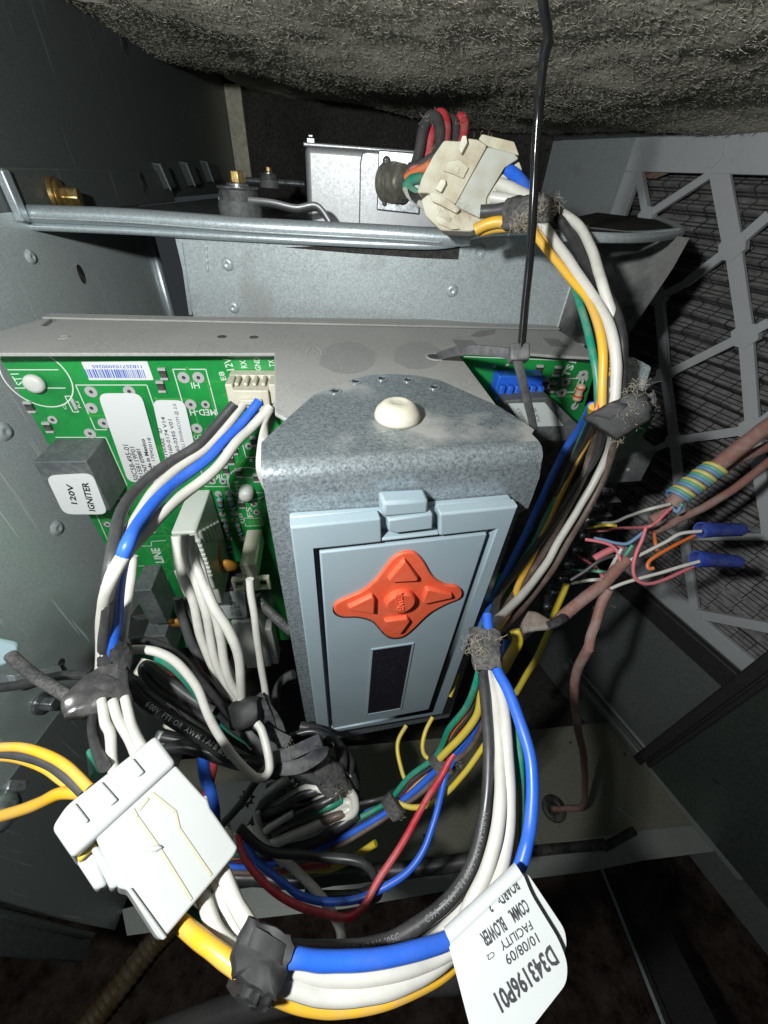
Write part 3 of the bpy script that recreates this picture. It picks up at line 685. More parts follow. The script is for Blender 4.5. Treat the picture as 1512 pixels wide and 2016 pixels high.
for (p, q, r_, lab) in (((560, 1850, 48), (1180, 1740, 52), 3.0, 'dark timber below the cabinet behind the wire loop'), ((1200, 1990, 48), (1600, 1900, 46), 3.2, 'dark timber in the lower right corner')):
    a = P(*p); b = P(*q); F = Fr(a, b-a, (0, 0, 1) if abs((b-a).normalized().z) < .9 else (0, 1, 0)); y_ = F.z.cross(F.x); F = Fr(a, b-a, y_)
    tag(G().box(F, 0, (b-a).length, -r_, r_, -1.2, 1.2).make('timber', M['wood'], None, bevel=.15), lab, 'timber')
# left front flange below the wall
lf = G(); lf.ppx(LF, [(-40, 1775), (0, 1786), (190, 1836), (182, 1850), (-40, 1795)], 0, .9); lf.ppx(LF, [(-40, 1800), (0, 1803), (180, 1850), (164, 1896), (-40, 1880)], .2, .5)
o = lf.make('front_flange', galv('dark green flange', (.045, .055, .052), (.075, .09, .085), 1500, .3, .45), None, bevel=.08); struct(o)
# bolt head and lug low on the left wall
bl = thing('hex_bolt', 'zinc hex bolt low on the left wall beside the taped wires', 'bolt', LF.W(95, 1385, .3))
BF2 = Fr(LF.W(95, 1385, .4), (0, 1, 0), (0, 0, 1))
G().lathe(BF2, 0, 0, [(.5, -.4), (.52, -.3), (.5, -.22), (.3, -.2)], 24).make('washer', M['steel'], bl, smooth=True, ang=40)
G().cyl(BF2, 0, 0, .34, -.2, .35, 6, r2=.32).make('hex_head', M['steel'], bl, bevel=.05)
G().ppx(LF, [(25, 1330), (120, 1310), (128, 1330), (40, 1360)], 0, .35).make('bracket_lug', M['galv_deck'], bl, bevel=.06)
b3 = thing('zinc_bolt', 'rounded zinc bolt at the left edge below the yellow wires', 'bolt', P(8, 1585, 12))
F = facing(8, 1590, 12, 0, -20, 25); G().lathe(F, 0, 0, [(.55, -.6), (.6, -.3), (.55, -.1), (.3, .1), (.05, .14)], 24).make('bolt_head', M['steel'], b3, smooth=True, ang=50)
G().box(F, -.1, .45, .45, .75, -.3, .05).make('tang', M['steel'], b3, bevel=.05)
# grommet, screws and scrapes on the floor
gr = thing('grommet', 'black rubber grommet in the khaki floor around a brown cable', 'grommet', FZ.W(1093, 1592))
u, v = FZ.px(1090, 1592); G().lathe(FZ, u, v, [(.95, 0), (.95, .12), (.8, .25), (.45, .25), (.35, .1), (.33, .02)], 30).make('grommet_ring', M['rubber'], gr, smooth=True, ang=50)
gg = G().tube([FZ.W(1216, 1592, .05), FZ.W(1248, 1614, .05)], .09, 6); gg.make('scratch', M['ledge'], fl_o)
for (x, y) in ((1230, 1485), (835, 1645), (1123, 1462)): hole(FZ, x, y, .12, fl_o)
for (x, y) in ((1277, 1460), (1050, 1485)):
    u, v = FZ.px(x, y, 0); G().ring(FZ, u, v, .28, .36, 0, .04).make('spot_weld', M['paint'], fl_o)
u, v = FZ.px(1397, 1690, 0)
# ================================================================== TRAY, CONTROL BOARD
_b = math.radians(9.5); bX = Vector((math.cos(_b), math.sin(_b), 0)); bN = Vector((-math.sin(_b), math.cos(_b), 0))
BF = Fr(bN*15.35+Vector((0, 0, -5.28)), bX, (0, 0, 1), -bN)
TF = Fr((0, 0, -5.0), bX, bN)                               # tray top, normal up
def proj(p):
    q = R.transposed() @ p; return (756+FPX*q.x/-q.z, 1008-FPX*q.y/-q.z)
def solve_w(fr, u, v, tx, ty):
    best = None
    for i in range(0, 240):
        w_ = i*.04; x, y = proj(fr.pt(u, v, w_)); e = (x-tx)**2+(y-ty)**2
        if best is None or e < best[0]: best = (e, w_)
    return best[1]
def comp(tl, tr, ftl, fbl):
    u0, v1 = BF.px(*tl, 0); u1 = BF.px(*tr, 0)[0]; w_ = solve_w(BF, u0, v1, *ftl); v0 = BF.px(*fbl, w_)[1]; return u0, u1, v0, v1, w_
tray = thing('board_tray', 'dusty grey metal tray whose top flange runs above the circuit board', 'tray', TF.W(600, 690))
G().ppx(TF, [(-40, 695), (-40, 664), (74, 629), (101, 627), (80, 641), (93, 642), (122, 621), (600, 625), (1072, 632), (1086, 641), (1184, 704), (1100, 700), (893, 684), (980, 800), (900, 830), (600, 830), (562, 824), (541, 812), (540, 695)], -.12, 0).make('top_flange', M['dusty'], tray, bevel=.03)
G().box(TF, -11.0, 10.6, TF.px(600, 640)[1], TF.px(600, 632)[1], 0, .09).make('fold_ridge', M['dusty'], tray, bevel=.04)
G().box(BF, -11.2, 11.2, -18, .1, -1.6, -1.45).make('back_plate', M['dusty'], tray)
G().ppx(BF, [(541, 812), (562, 824), (619, 776), (545, 795)], .0, .05, at=5.2)
for (x, y) in ((437, 663), (500, 664)): hole(TF, x, y, .17, tray, 0)
u, v = TF.px(125, 664); G().ring(TF, u, v, .14, .2, 0, .02).make('faint_hole', M['dusty'], tray)
u, v = TF.px(858, 703); G().ring(TF, u, v, .30, .38, -.02, .03).make('hole_rim', M['dusty'], tray); G().cyl(TF, u, v, .31, -.05, .012, 24).make('strap_hole', M['rubber'], tray)
gg = G(); q = [Vector(TF.px(x, y, 0)) for x, y in ((604, 701), (604, 692), (610, 685), (624, 684), (631, 690), (632, 701))]
for a, b in zip(q, q[1:]):
    n_ = Vector((-(b-a).y, (b-a).x)).normalized()*.03; gg.add([TF.pt(*(a+n_), .015), TF.pt(*(b+n_), .015), TF.pt(*(b-n_), .015), TF.pt(*(a-n_), .015)], [(0, 1, 2, 3)])
gg.make('punched_mark', M['alu'], tray)
def smudge(pl, nm='bare_patch'): G().ppx(TF, pl, 0, .004).make(nm, galv('rubbed patch', (.17, .17, .165), (.26, .26, .25), 3000, .2, .6), tray)
smudge([(890, 668), (930, 670), (950, 686), (902, 685)]); smudge([(925, 662), (940, 652), (976, 648), (975, 656), (945, 664)]); smudge([(1068, 664), (1100, 668), (1120, 684), (1085, 682)])
def ellp(cx, cy, a, b, n=16): return [(cx+a*math.cos(2*math.pi*i/n)*(1+.08*math.sin(3*i)), cy+b*math.sin(2*math.pi*i/n)) for i in range(n)]
for e in ((683, 705, 56, 32), (822, 700, 48, 28)): G().ppx(TF, ellp(*e), 0, .003).make('bare_patch', galv('faint rubbed patch', (.24, .24, .235), (.34, .34, .33), 3000, .1, .7), tray)
# board
bd = thing('control_board', 'green printed circuit board with relays, plugs and white labels', 'circuit board', BF.pt(0, -5, 0))
out = [(-11.25, .0), (11.1, .0)]+[BF.px(x, y) for x, y in ((1150, 800), (1292, 812), (1262, 870))]+[(12.4, -19), (-11.25, -19)]
G().prism(BF, out, -.16, 0).make('substrate', M['pcb'], bd)
for i_, e in enumerate(range(14)):
    pass
def rnd(pl, r=.3, k=4):
    """round the corners of a pixel-polygon already in u,v"""
    o = []; n = len(pl)
    for i in range(n):
        p = Vector(pl[i]); a = (Vector(pl[i-1])-p); b = (Vector(pl[(i+1) % n])-p); ra = min(r, a.length*.45, b.length*.45); p1 = p+a.normalized()*ra; p2 = p+b.normalized()*ra
        for j in range(k+1): t = j/k; q = p1*(1-t)**2+p*2*t*(1-t)+p2*t*t; o.append((q.x, q.y))
    return o
def sticker(fr, pl, w, name, mat, parent, r=.3, th=.02, label=None):
    return G().prism(fr, rnd([fr.px(x, y, w) for x, y in pl], r), w, w+th).make(name, M[mat], parent, label=label)
sk = G()
def L(*pts): line_px(sk, BF, list(pts), .036, .009)
def ov(cx, cy, rx, rot=0, n=40):
    u, v = BF.px(cx, cy, 0); q = [BF.pt(u+rx*math.cos(2*math.pi*i/n), v+rx*math.sin(2*math.pi*i/n), .006) for i in range(n+1)]
    q2 = [BF.pt(u+(rx-.045)*math.cos(2*math.pi*i/n), v+(rx-.045)*math.sin(2*math.pi*i/n), .006) for i in range(n+1)]
    sk.add(q+q2, [(i, i+1, i+1+n+1, i+n+1) for i in range(n)])
ov(73, 745, 1.12); L((16, 728), (114, 728)); L((30, 764), (128, 764))
L((149, 758), (289, 758), (330, 880)); L((149, 758), (188, 846), (210, 846))
L((340, 727), (405, 727), (428, 815)); L((340, 727), (366, 815)); L((110, 861), (208, 861), (250, 955))
L((450, 697), (450, 702), (540, 702)); L((128, 780), (139, 780), (155, 811), (144, 811), (128, 780))
ov(490, 953, .95); L((466, 940), (515, 940)); L((473, 970), (524, 970))
L((190, 1014), (217, 1075), (298, 1075), (298, 1066), (326, 1064)); L((400, 985), (437, 1068)); L((262, 1115), (313, 1112), (330, 1140))
L((478, 877), (484, 900), (508, 900)); L((480, 1020), (515, 1020), (518, 1034), (484, 1036), (480, 1020)); L((440, 912), (452, 958), (404, 958), (392, 912))
L((1010, 737), (1045, 737)); L((991, 741), (1047, 737), (1042, 748)); L((1106, 745), (1142, 745), (1130, 772), (1095, 772)); L((1088, 749), (1092, 749)); L((1083, 752), (1095, 752), (1089, 770), (1077, 770), (1083, 752)); L((1067, 745), (1079, 745), (1073, 766), (1060, 766), (1067, 745)); L((915, 702), (1178, 712)); L((1247, 838), (1270, 846), (1262, 856))
sk.make('silkscreen_lines', M['silk'], bd)['kind'] = 'stuff'
def T(s, a, b, c, w=.008, m='silk', p=None, bold=.01): return text(BF, s, a, b, c, w, M[m], p or bd, bold=bold)
T('ST1', (50, 758), (36, 735), (36, 762)); T('12V', (461, 728), (453, 704), (447, 732)); T('RX', (487, 724), (483, 709), (476, 727)); T('GND', (514, 729), (510, 704), (503, 729)); T('TX', (541, 722), (538, 708), (531, 724))
T('E8', (446, 748), (440, 731), (436, 750)); T('HI', (391, 753), (375, 753), (394, 765)); T('MED-H', (424, 806), (372, 806), (426, 818)); T('LO', (395, 856), (380, 856), (397, 865))
T('LINE', (323, 1108), (313, 1079), (308, 1111), bold=.03); T('CIRC', (452, 944), (412, 944), (450, 934)); T('ST4', (477, 965), (469, 946), (468, 968)); T('FS', (498, 1018), (494, 998), (488, 1020)); T('R188', (482, 1030), (476, 1010), (475, 1032))
T('TS1', (1118, 743), (1135, 712), (1104, 742), bold=.03); T('E26', (1140, 745), (1147, 731), (1134, 744)); T('6', (976, 724), (977, 718), (969, 724)); T('1', (1002, 721), (1003, 716), (995, 721)); T('R2', (160, 803), (153, 789), (154, 805)); T('C2', (132, 806), (127, 795), (127, 807)); T('E', (470, 884), (467, 877), (464, 884)); T('1', (498, 909), (496, 903), (492, 909))
def pad(x, y, r=.27, hole_=True):
    u, v = BF.px(x, y, 0); o = G().ring(BF, u, v, .07, r, .002, .035).make('solder_pad', M['tin'], bd, smooth=True)
    if hole_: G().cyl(BF, u, v, .075, .0, .02, 10).make('pad_hole', M['rubber'], o)
for p_ in ((180, 771), (255, 770), (181, 803), (205, 833), (362, 743), (391, 743), (376, 796), (405, 796), (388, 843), (418, 843), (490, 878), (418, 947), (439, 947), (500, 992), (505, 1008), (212, 1032), (104, 826), (178, 853), (234, 1003)): pad(*p_, r=.21 if p_[0] < 400 and p_[0] > 150 and p_[1] < 900 else .16)
for (x, y) in ((1113, 752), (1106, 773), (1148, 738)): pad(x, y, .2)
def standoff(x, y, h=.8):
    u, v = BF.px(x, y, 0)
    G().lathe(BF, u, v, [(.28, 0), (.33, .08), (.34, h*.55), (.30, h*.9), (.2, h), (.02, h*1.02)], 18).make('nylon_standoff', M['milk'], bd, smooth=True, ang=50)
standoff(72, 752, .32); standoff(487, 962, .7)
tr = G(); random.seed(3)
for _ in range(90):
    u = random.uniform(-11, 11); v = random.uniform(-13, -.4); q_ = [Vector((u, v))]; d = random.choice(((1, 0), (0, -1), (.7, -.7), (-.7, -.7)))
    for _k in range(random.randint(2, 4)):
        q_.append(q_[-1]+Vector(d)*random.uniform(.5, 2.2)); d = random.choice(((1, 0), (0, -1), (.7, -.7), (-.7, -.7)))
    for a, b in zip(q_, q_[1:]):
        if max(abs(a.x), abs(b.x)) > 11 or min(a.y, b.y) < -18.5: break
        n_ = Vector((-(b-a).y, (b-a).x)).normalized()*.03; tr.add([BF.pt(*(a+n_), .005), BF.pt(*(b+n_), .005), BF.pt(*(b-n_), .005), BF.pt(*(a-n_), .005)], [(0, 1, 2, 3)])
    if abs(q_[0].x) < 11: tr.cyl(BF, q_[0].x, q_[0].y, .075, .003, .014, 8)
o = tr.make('copper_tracks', plastic('track under mask', (.05, .30, .06), .3, 0, bmp=0), bd); o['kind'] = 'stuff'
G().box(BF, BF.px(1020, 870, 1.5)[0], BF.px(1165, 868, 1.5)[0], -11.5, BF.px(1100, 866, 1.5)[1], .1, 1.55).make('relay_front_shadow', M['rubber'], bd, bevel=.05)  # relay front added in black to paint the deep shadow beside the bracket
# barcode label
s_ = sticker(BF, [(160, 712), (290, 711), (303, 748), (176, 748)], .01, 'barcode_label', 'sheet', bd, .04)
gg = G(); ua, va = BF.px(176, 744, .035); ub, vb = BF.px(288, 724, .035); x_ = ua-.05; random.seed(11)
v1_ = BF.px(180, 727, .035)[1]
while x_ < ub-.12:
    wd = random.choice((.02, .03, .05)); gg.add([BF.pt(x_, va, .035), BF.pt(x_+wd, va, .035), BF.pt(x_+wd, v1_, .035), BF.pt(x_, v1_, .035)], [(0, 1, 2, 3)]); x_ += wd+random.choice((.02, .03, .04))
gg.make('barcode', M['inkblue'], s_)
text(BF, '11B257103000265', (278, 719), (180, 719), (278, 725), .035, M['inkblue'], s_)
s_ = sticker(BF, [(192, 774), (278, 774), (327, 949), (253, 949)], .05, 'white_label', 'sheet', bd, .35)
T('50C58-495-01', (274, 946), (252, 876), (264, 946), .075, 'ink', s_); T('D158119P01', (285, 944), (264, 880), (276, 944), .075, 'ink', s_); T('CNT 070801', (293, 933), (275, 884), (286, 934), .075, 'ink', s_, .03)
T('Made in Mexico', (303, 935), (284, 864), (296, 936), .075, 'ink', s_, .03); T('18002  17092018', (312, 942), (296, 862), (306, 942), .075, 'ink', s_)
s_ = sticker(BF, [(300, 787), (363, 788), (384, 880), (330, 925)], .055, 'software_label', 'sheet', bd, .3)
T('FTWARE   ID', (332, 902), (317, 843), (324, 902), .08, 'ink', s_); T('0160-0174 V14', (342, 900), (324, 821), (335, 900), .08, 'ink', s_); T('60-0395 V01', (354, 889), (338, 826), (347, 889), .08, 'ink', s_); T('ELL ENVIRACOM @ 2.0', (365, 884), (346, 795), (359, 884), .08, 'ink', s_, 0)
# relay carrying the igniter sticker
def relay(tl, tr, ftl, fbl, label, w_extra=0, mat='relay'):
    u0, u1, v0, v1, w_ = comp(tl, tr, ftl, fbl)
    o = G().box(BF, u0, u1, v0, v1, .02, w_).make('relay', M[mat], bd, bevel=.05, label=label); return o, (u0, u1, v0, v1, w_)
o, (u0, u1, v0, v1, w_) = relay((110, 863), (207, 863), (71, 918), (92, 1010), 'dark relay with a white 120V igniter sticker')
print('relay w', w_)
s_ = sticker(BF, [(90, 936), (182, 931), (213, 1012), (126, 1012)], w_+.01, 'igniter_sticker', 'sheet', bd, .35)
T('120V', (152, 993), (142, 954), (141, 993), w_+.035, 'ink', s_, .03); T('IGNITER', (188, 1007), (173, 950), (176, 1008), w_+.035, 'ink', s_, .03)
# plug E8
def blockpx(fr, tl, tr, ftl, fbl, name, mat, parent, bevel=.05):
    u0, v1 = fr.px(*tl, 0); u1 = fr.px(*tr, 0)[0]; w_ = solve_w(fr, u0, v1, *ftl); v0 = fr.px(*fbl, w_)[1]
    return G().box(fr, u0, u1, v0, v1, .01, w_).make(name, M[mat], parent, bevel=bevel), (u0, u1, v0, v1, w_)
u0, v1 = BF.px(455, 728, 0); u1 = BF.px(548, 728, 0)[0]; w_ = 1.35
gg = G(); gg.box(BF, u0, u1, v1-.75, v1, 0, .5); gg.box(BF, u0, u0+.25, v1-.75, v1-.0, .5, w_); gg.box(BF, u1-.25, u1, v1-.75, v1, .5, w_)
for i in range(4): q_ = u0+.3+(u1-u0-.5)*i/4; gg.box(BF, q_, q_+.14, v1-.12, v1+.0, .5, w_-.1)
sck = gg.make('plug_socket', M['cream'], bd, bevel=.04)
E8 = thing('wire_plug', 'cream four way plug pushed onto the board above the module\'s left side', 'plug', BF.pt((u0+u1)/2, v1-.6, 1))
gg = G(); gg.box(BF, u0+.25, u1-.25, v1-.95, v1-.14, .5, 1.55); gg.make('housing', M['cream'], E8, bevel=.05)
for i in range(5): q_ = u0+.2+(u1-u0-.5)*i/4; G().box(BF, q_, q_+.12, v1-1.25, v1-.9, .9, 1.56).make('rib', M['cream'], E8, bevel=.03)
G().box(BF, u0+.5, u1-.5, v1-.62, v1-.42, 1.55, 1.72).make('latch_bar', M['cream'], E8, bevel=.04)
# LINE plug: tall white edge plug with serrated sides
u0, u1, v0, v1, w_ = comp((372, 962), (404, 962), (331, 1047), (328, 1205))
print('line plug', u0, u1, v0, v1, w_)
lp = thing('edge_plug', 'tall white edge plug with serrated sides standing off the board', 'plug', BF.pt((u0+u1)/2, (v0+v1)/2, w_*.5))
G().box(BF, u0, u1+.25, v0+1.5, v1, .1, w_).make('housing', M['milk'], lp, bevel=.05)
G().box(BF, u0, u1+.2, v0, v0+1.45, .1, w_-.3).make('lower_housing', M['milk'], lp, bevel=.05)
for side, uu in ((-1, u0), (1, u1+.25)):
    for i in range(11):
        ww = w_-.12-.42*i if side > 0 else w_-.1; vv = v1-.35-i*.27
        if side > 0 and ww > .3: G().box(BF, uu, uu+.14, vv-.5-.1*i, vv+.15, ww-.22, ww).make('serration', M['milk'], lp, bevel=.04)
        if i < 9: G().box(BF, uu-.06, uu+.12, vv-.1-.12, vv-.1+.08, w_-.02, w_+.16).make('serration', M['milk'], lp, bevel=.04)
# small single wire plug with square eyelets
fp_ = thing('flame_sense_plug', 'small cream plug with two square eyelets and one thin white wire', 'plug', BF.W(492, 1120, 2))
u0, u1, v0, v1, w_ = comp((486, 1040), (517, 1042), (470, 1112), (468, 1128)); print('fs', w_)
G().box(BF, u0, u1, v1-.85, v1, .1, w_).make('housing', M['cream'], fp_, bevel=.05)
G().box(BF, u0+.1, u1-.1, v1-.1, v1+.06, w_*.55, w_*.62).make('lip', M['cream'], fp_, bevel=.03)
FE = BF.moved(0, 0, w_+.02)
c = [BF.px(x, y, w_+.25) for x, y in ((455, 1132), (525, 1126), (535, 1170), (463, 1178))]
uc = sum(p[0] for p in c)/4; vc = sum(p[1] for p in c)/4; hw_ = .86; hh = .42
gg = G(); gg.box(BF, uc-.36, uc+.36, vc-hh, vc+hh, w_, w_+.25)
for s in (-1, 1):
    a, b = (uc-hw_, uc-.36) if s < 0 else (uc+.36, uc+hw_)
    gg.box(BF, a, b, vc+hh-.16, vc+hh, w_, w_+.25); gg.box(BF, a, b, vc-hh, vc-hh+.16, w_, w_+.25)
    gg.box(BF, (a if s < 0 else b-.14), (a+.14 if s < 0 else b), vc-hh+.16, vc+hh-.16, w_, w_+.25)
gg.make('eyelet_flange', M['cream'], fp_, bevel=.03)
# disc capacitor
u, v = BF.px(444, 1114, 1.3); F = Fr(BF.pt(u, v, 1.3), bX, (0, -.35, 1)); 
cap = G().lathe(F, 0, 0, [(.2, -.18), (.48, -.15), (.60, 0), (.48, .15), (.2, .19), (.02, .19)], 30).make('disc_capacitor', M['disc'], bd, smooth=True, ang=80, label='orange ceramic disc capacitor')
G().tube([F.pt(-.05, .6, 0), F.pt(-.03, .95, -.1), F.pt(-.02, 1.1, -.6)], .07, 8).make('lead', M['disc'], cap, smooth=True)
u, v = BF.px(345, 1232, .8); F = Fr(BF.pt(u, v, .6), bX, (0, -.35, 1)); G().lathe(F, 0, 0, [(.25, -.16), (.5, -.13), (.6, 0), (.5, .13), (.2, .17)], 24).make('disc_capacitor', M['disc'], bd, smooth=True, ang=80)
# resistors
def resistor(a, b, mat, bands=('bandr', 'ink'), r=.12, label=None):
    A = BF.W(*a, .16); B = BF.W(*b, .16); d = (B-A); F = Fr(A, BF.z.cross(d), BF.z, None); F = Fr(A, BF.z, d.cross(BF.z)); l = d.length
    if F.z.dot(d) < 0: F = Fr(A, BF.z, -F.y)
    gg = G().lathe(F, 0, 0, [(r*.5, l*.2), (r, l*.26), (r*.98, l*.36), (r*.8, l*.42), (r*.8, l*.6), (r*.98, l*.66), (r, l*.74), (r*.5, l*.8)], 16)
    o = gg.make('resistor', M[mat], bd, smooth=True, ang=60, label=label)
    for i, m_ in enumerate(bands): G().cyl(F, 0, 0, r*1.02, l*(.30+.28*i), l*(.36+.28*i), 14).make('colour_band', M[m_], o)
    G().tube([BF.W(*a, 0), A+d*.05, A+d*.95, BF.W(*b, 0)], .035, 6).make('lead', M['tin'], o, smooth=True)
    for q_ in (a, b):
        u, v = BF.px(*q_, 0); G().ring(BF, u, v, .04, .16, .001, .03, 14).make('lead_pad', M['tin'], o)
for a, b in (((430, 972), (438, 1012)), ((450, 971), (461, 1010)), ((442, 1025), (451, 1060)), ((462, 1023), (476, 1060))): resistor(a, b, 'resb', r=.14)
resistor((1150, 745), (1131, 800), 'resp', ('bandr', 'bandr'), .19, 'tan resistor with red bands')
G().box(BF, *sorted((BF.px(140, 786)[0], BF.px(147, 786)[0])), BF.px(147, 805)[1], BF.px(147, 786)[1], 0, .1).make('surface_resistor', M['tin'], bd, bevel=.02)
for (x, y) in ((473, 975), (476, 992), (1072, 756), (1086, 762), (300, 990), (214, 990), (262, 972), (285, 1010), (248, 1040), (276, 1048), (300, 1040), (236, 985), (440, 890), (455, 905), (462, 885), (445, 925), (470, 930), (505, 940), (428, 1075), (452, 1080), (500, 868), (322, 735), (318, 760), (60, 800), (96, 840), (1096, 730), (1060, 728)):
    u, v = BF.px(x, y); o = G().box(BF, u-.13, u+.13, v-.22, v+.22, 0, .1).make('surface_resistor', M['rubber'], bd, bevel=.02)
    G().box(BF, u-.132, u+.132, v+.13, v+.222, 0, .104).make('end_cap', M['tin'], o); G().box(BF, u-.132, u+.132, v-.222, v-.13, 0, .104).make('end_cap', M['tin'], o)
# lower relays
o, e = relay((283, 1112), (318, 1112), (258, 1163), (262, 1232), 'lower dark relay under the LINE marking')
text(BF, 'T9AS1D12-24', BF and (268, 1222), (312, 1214), (266, 1212), e[4]+.005, M['silkdim'], o)
o, e = relay((300, 1205), (340, 1200), (258, 1246), (268, 1295), 'lowest dark relay beside the taped wires')
text(BF, 'RELAY 24VDC', (272, 1275), (322, 1270), (270, 1262), e[4]+.005, M['silkdim'], o)
# dark box with 2C label, white translucent housing, other low parts
o, e = relay((436, 1120), (500, 1116), (424, 1160), (432, 1222), 'dark part with a rounded 2C label', mat='blk')
s_ = sticker(BF, [(421, 1168), (482, 1162), (487, 1216), (430, 1218)], e[4]+.01, 'small_label', 'sheetd', bd, .2)
T('2C', (442, 1214), (438, 1199), (433, 1214), e[4]+.034, 'ink', s_, .02)
for i in range(3): T(('50C58-405-01', '1001 0008', 'REV A')[i], (461+i*8, 1212), (456+i*8, (1175, 1185, 1192)[i]), (455+i*8, 1212), e[4]+.034, 'ink', s_)
G().box(BF, *(lambda a, b: (a, b))(BF.px(452, 1222, 1.5)[0], BF.px(512, 1222, 1.5)[0]), BF.px(480, 1318, 1.5)[1], BF.px(480, 1224, 1.5)[1], .1, 1.5).make('white_transformer_cover', M['milk'], bd, bevel=.15)
G().box(BF, BF.px(515, 1222, 1.2)[0], BF.px(530, 1222, 1.2)[0], BF.px(520, 1310, 1.2)[1], BF.px(520, 1240, 1.2)[1], .1, 1.2).make('white_post', M['milk'], bd, bevel=.08)
u, v = BF.px(508, 1210, 1.4); G().cyl(BF, u, v, .42, 0, 1.4, 20).make('capacitor_can', M['alu'], bd, bevel=.06)
# right part: blue trimmer plug, grey chip with label, black relay, terminal row
gg = G()
u0_, v1_ = BF.px(985, 742, .8); u1_, v0_ = BF.px(1062, 786, .8)
gg.box(BF, u0_, u1_, v0_+.1, v1_, .02, .7)
for i in range(6): q_ = u0_+(u1_-u0_)*i/6; gg.box(BF, q_+.03, q_+(u1_-u0_)/6-.06, v0_-.05, v1_-.3, .7, 1.0+.05*(i % 2))
gg.make('blue_socket', M['blue'], bd, bevel=.05)
chf = 1.6
gg = G().ppx(BF, [(990, 790), (1082, 782), (1172, 868), (1020, 870)], .3, chf); chp = gg.make('box_relay', M['relay'], bd, bevel=.06, label='grey box relay with a dusty white label behind the cable tie')
s_ = sticker(BF, [(1000, 794), (1072, 792), (1110, 838), (1030, 840)], chf+.01, 'dusty_label', 'sheetd', bd, .05)
for i in range(3): T(('CLASS F', '10A 250V', 'FLA 30')[i], (1036+i*14, 828), (1022+i*16, 802), (1030+i*14, 829), chf+.034, 'ink', s_, 0)
o, e = relay((1228, 852), (1268, 846), (1214, 905), (1196, 950), None)
bpy.data.objects.remove(o)
FR = Fr(BF.W(1262, 905, 2.2), bX, (0, 0, 1), -bN)
gg = G().ppx(BF, [(1214, 905), (1295, 884), (1262, 948), (1196, 952)], .2, 2.2); rb = gg.make('relay', M['relay'], bd, bevel=.05, label='dusty square relay at the right edge with printed ratings')
gg = G()
for i in range(4): text(BF, ('FTTLER', 'TA 125 / 250VAC', 'SA 30VDC L-R', 'MADE IN PRC')[i], (1222-i*4, 911+i*10), (1284-i*5, 896+i*10), (1223-i*4, 904+i*10), 2.21, M['silkdim'], rb)
u, v = BF.px(1236, 924, 2.2); G().cyl(BF, u, v, .08, 2.19, 2.24, 12).make('vent_pip', M['tin'], rb)
# terminal strip
ts = thing('terminal_strip', 'black screw terminal strip under the thermostat wires', 'terminal strip', BF.W(1120, 1080, 1.5))
G().ppx(BF, [(1166, 950), (1222, 936), (1206, 1000), (1180, 1075), (1148, 1150), (1108, 1218), (1046, 1240), (1080, 1160), (1112, 1070), (1136, 1000)], .1, 1.9).make('strip_body', M['blk'], ts, bevel=.08)
for i, (x, y) in enumerate(((1195, 968), (1178, 997), (1160, 1026), (1150, 1056), (1136, 1084), (1120, 1112), (1108, 1140), (1092, 1168), (1078, 1196))):
    u, v = BF.px(x, y, 2.0); sc_ = G().lathe(BF, u, v, [(.26, 1.8), (.28, 2.05), (.23, 2.12), (.04, 2.14)], 18).make('terminal_screw', M['steel'], ts, smooth=True, ang=40)
    gg = G(); gg.box(BF, u-.19, u+.19, v-.03, v+.03, 2.12, 2.155); gg.box(BF, u-.03, u+.03, v-.19, v+.19, 2.12, 2.157); gg.make('screw_slot', M['rubber'], sc_)
    G().box(BF, u-.55, u+.65, v-.36, v-.30, 1.85, 2.4).make('divider', M['blk'], ts, bevel=.02)
# ================================================================== MODULE BRACKET + DISPLAY
_m = math.radians(14.8); mX = Vector((math.cos(_m), math.sin(_m), 0)); mN = Vector((-math.sin(_m), math.cos(_m), 0))
o0 = onp(790, 905, Vector((0, 0, 1)), -4.92)
MF = Fr(o0, mX, (0, 0, 1), -mN); MT = Fr(o0, mX, mN)         # face, and top (v = depth)
bk = thing('mounting_bracket', 'galvanised sheet bracket folded over the tray and holding the keypad unit', 'bracket', o0)
ul = MF.px(513, 928)[0]; ur = MF.px(1076, 883)[0]; rr_ = .40; th = .10
# one sheet: top plate, rounded fold, face
top = [MT.px(x, y) for x, y in ((1052, 846), (1025, 827), (980, 799), (865, 748), (820, 739), (767, 736), (726, 739), (701, 745), (619, 776), (566, 823))]
gg = G(); tp = [(ul, rr_), (ur, rr_), (ur, rr_+.35)]+[(u, v) for u, v in top]+[(ul, rr_+.75)]
gg.prism(MT, tp, -th, 0)
n = 10; vs = []; 
for i in range(n+1):
    a = math.pi/2*i/n
    for r_ in (rr_, rr_-th):
        for u in (ul, ur): vs.append(MF.pt(u, -rr_+r_*math.cos(a), -rr_+r_*math.sin(a)))
fs = []
for i in range(n):
    a = i*4; fs += [(a, a+1, a+5, a+4), (a+2, a+6, a+7, a+3), (a, a+4, a+6, a+2), (a+1, a+3, a+7, a+5)]
gg2 = G().add(vs, fs)
face = [(ul, -rr_), (ur, -rr_)]+[MF.px(x, y) for x, y in ((1062, 940), (1040, 1000), (1020, 1012), (884, 1412), (622, 1462), (606, 1440))]
gg3 = G().prism(MF, face, -th, 0)
gg.make('top_plate', M['galv_top'], bk, smooth=True, ang=35)
gg2.make('rounded_fold', M['galv_front'], bk, smooth=True, ang=60)
gg3.make('face_plate', M['galv_front'], bk)
for (x, y) in ((660, 771), (700, 752), (752, 746), (803, 749), (855, 763)):
    u, v = MT.px(x, y); h_ = G().ring(MT, u, v, .12, .19, 0, .03, 18).make('punched_hole', M['galv_front'], bk, smooth=True, ang=40); G().cyl(MT, u, v, .125, -.05, .012, 14).make('hole_shade', M['rubber'], h_)
u, v = MT.px(782, 824); 
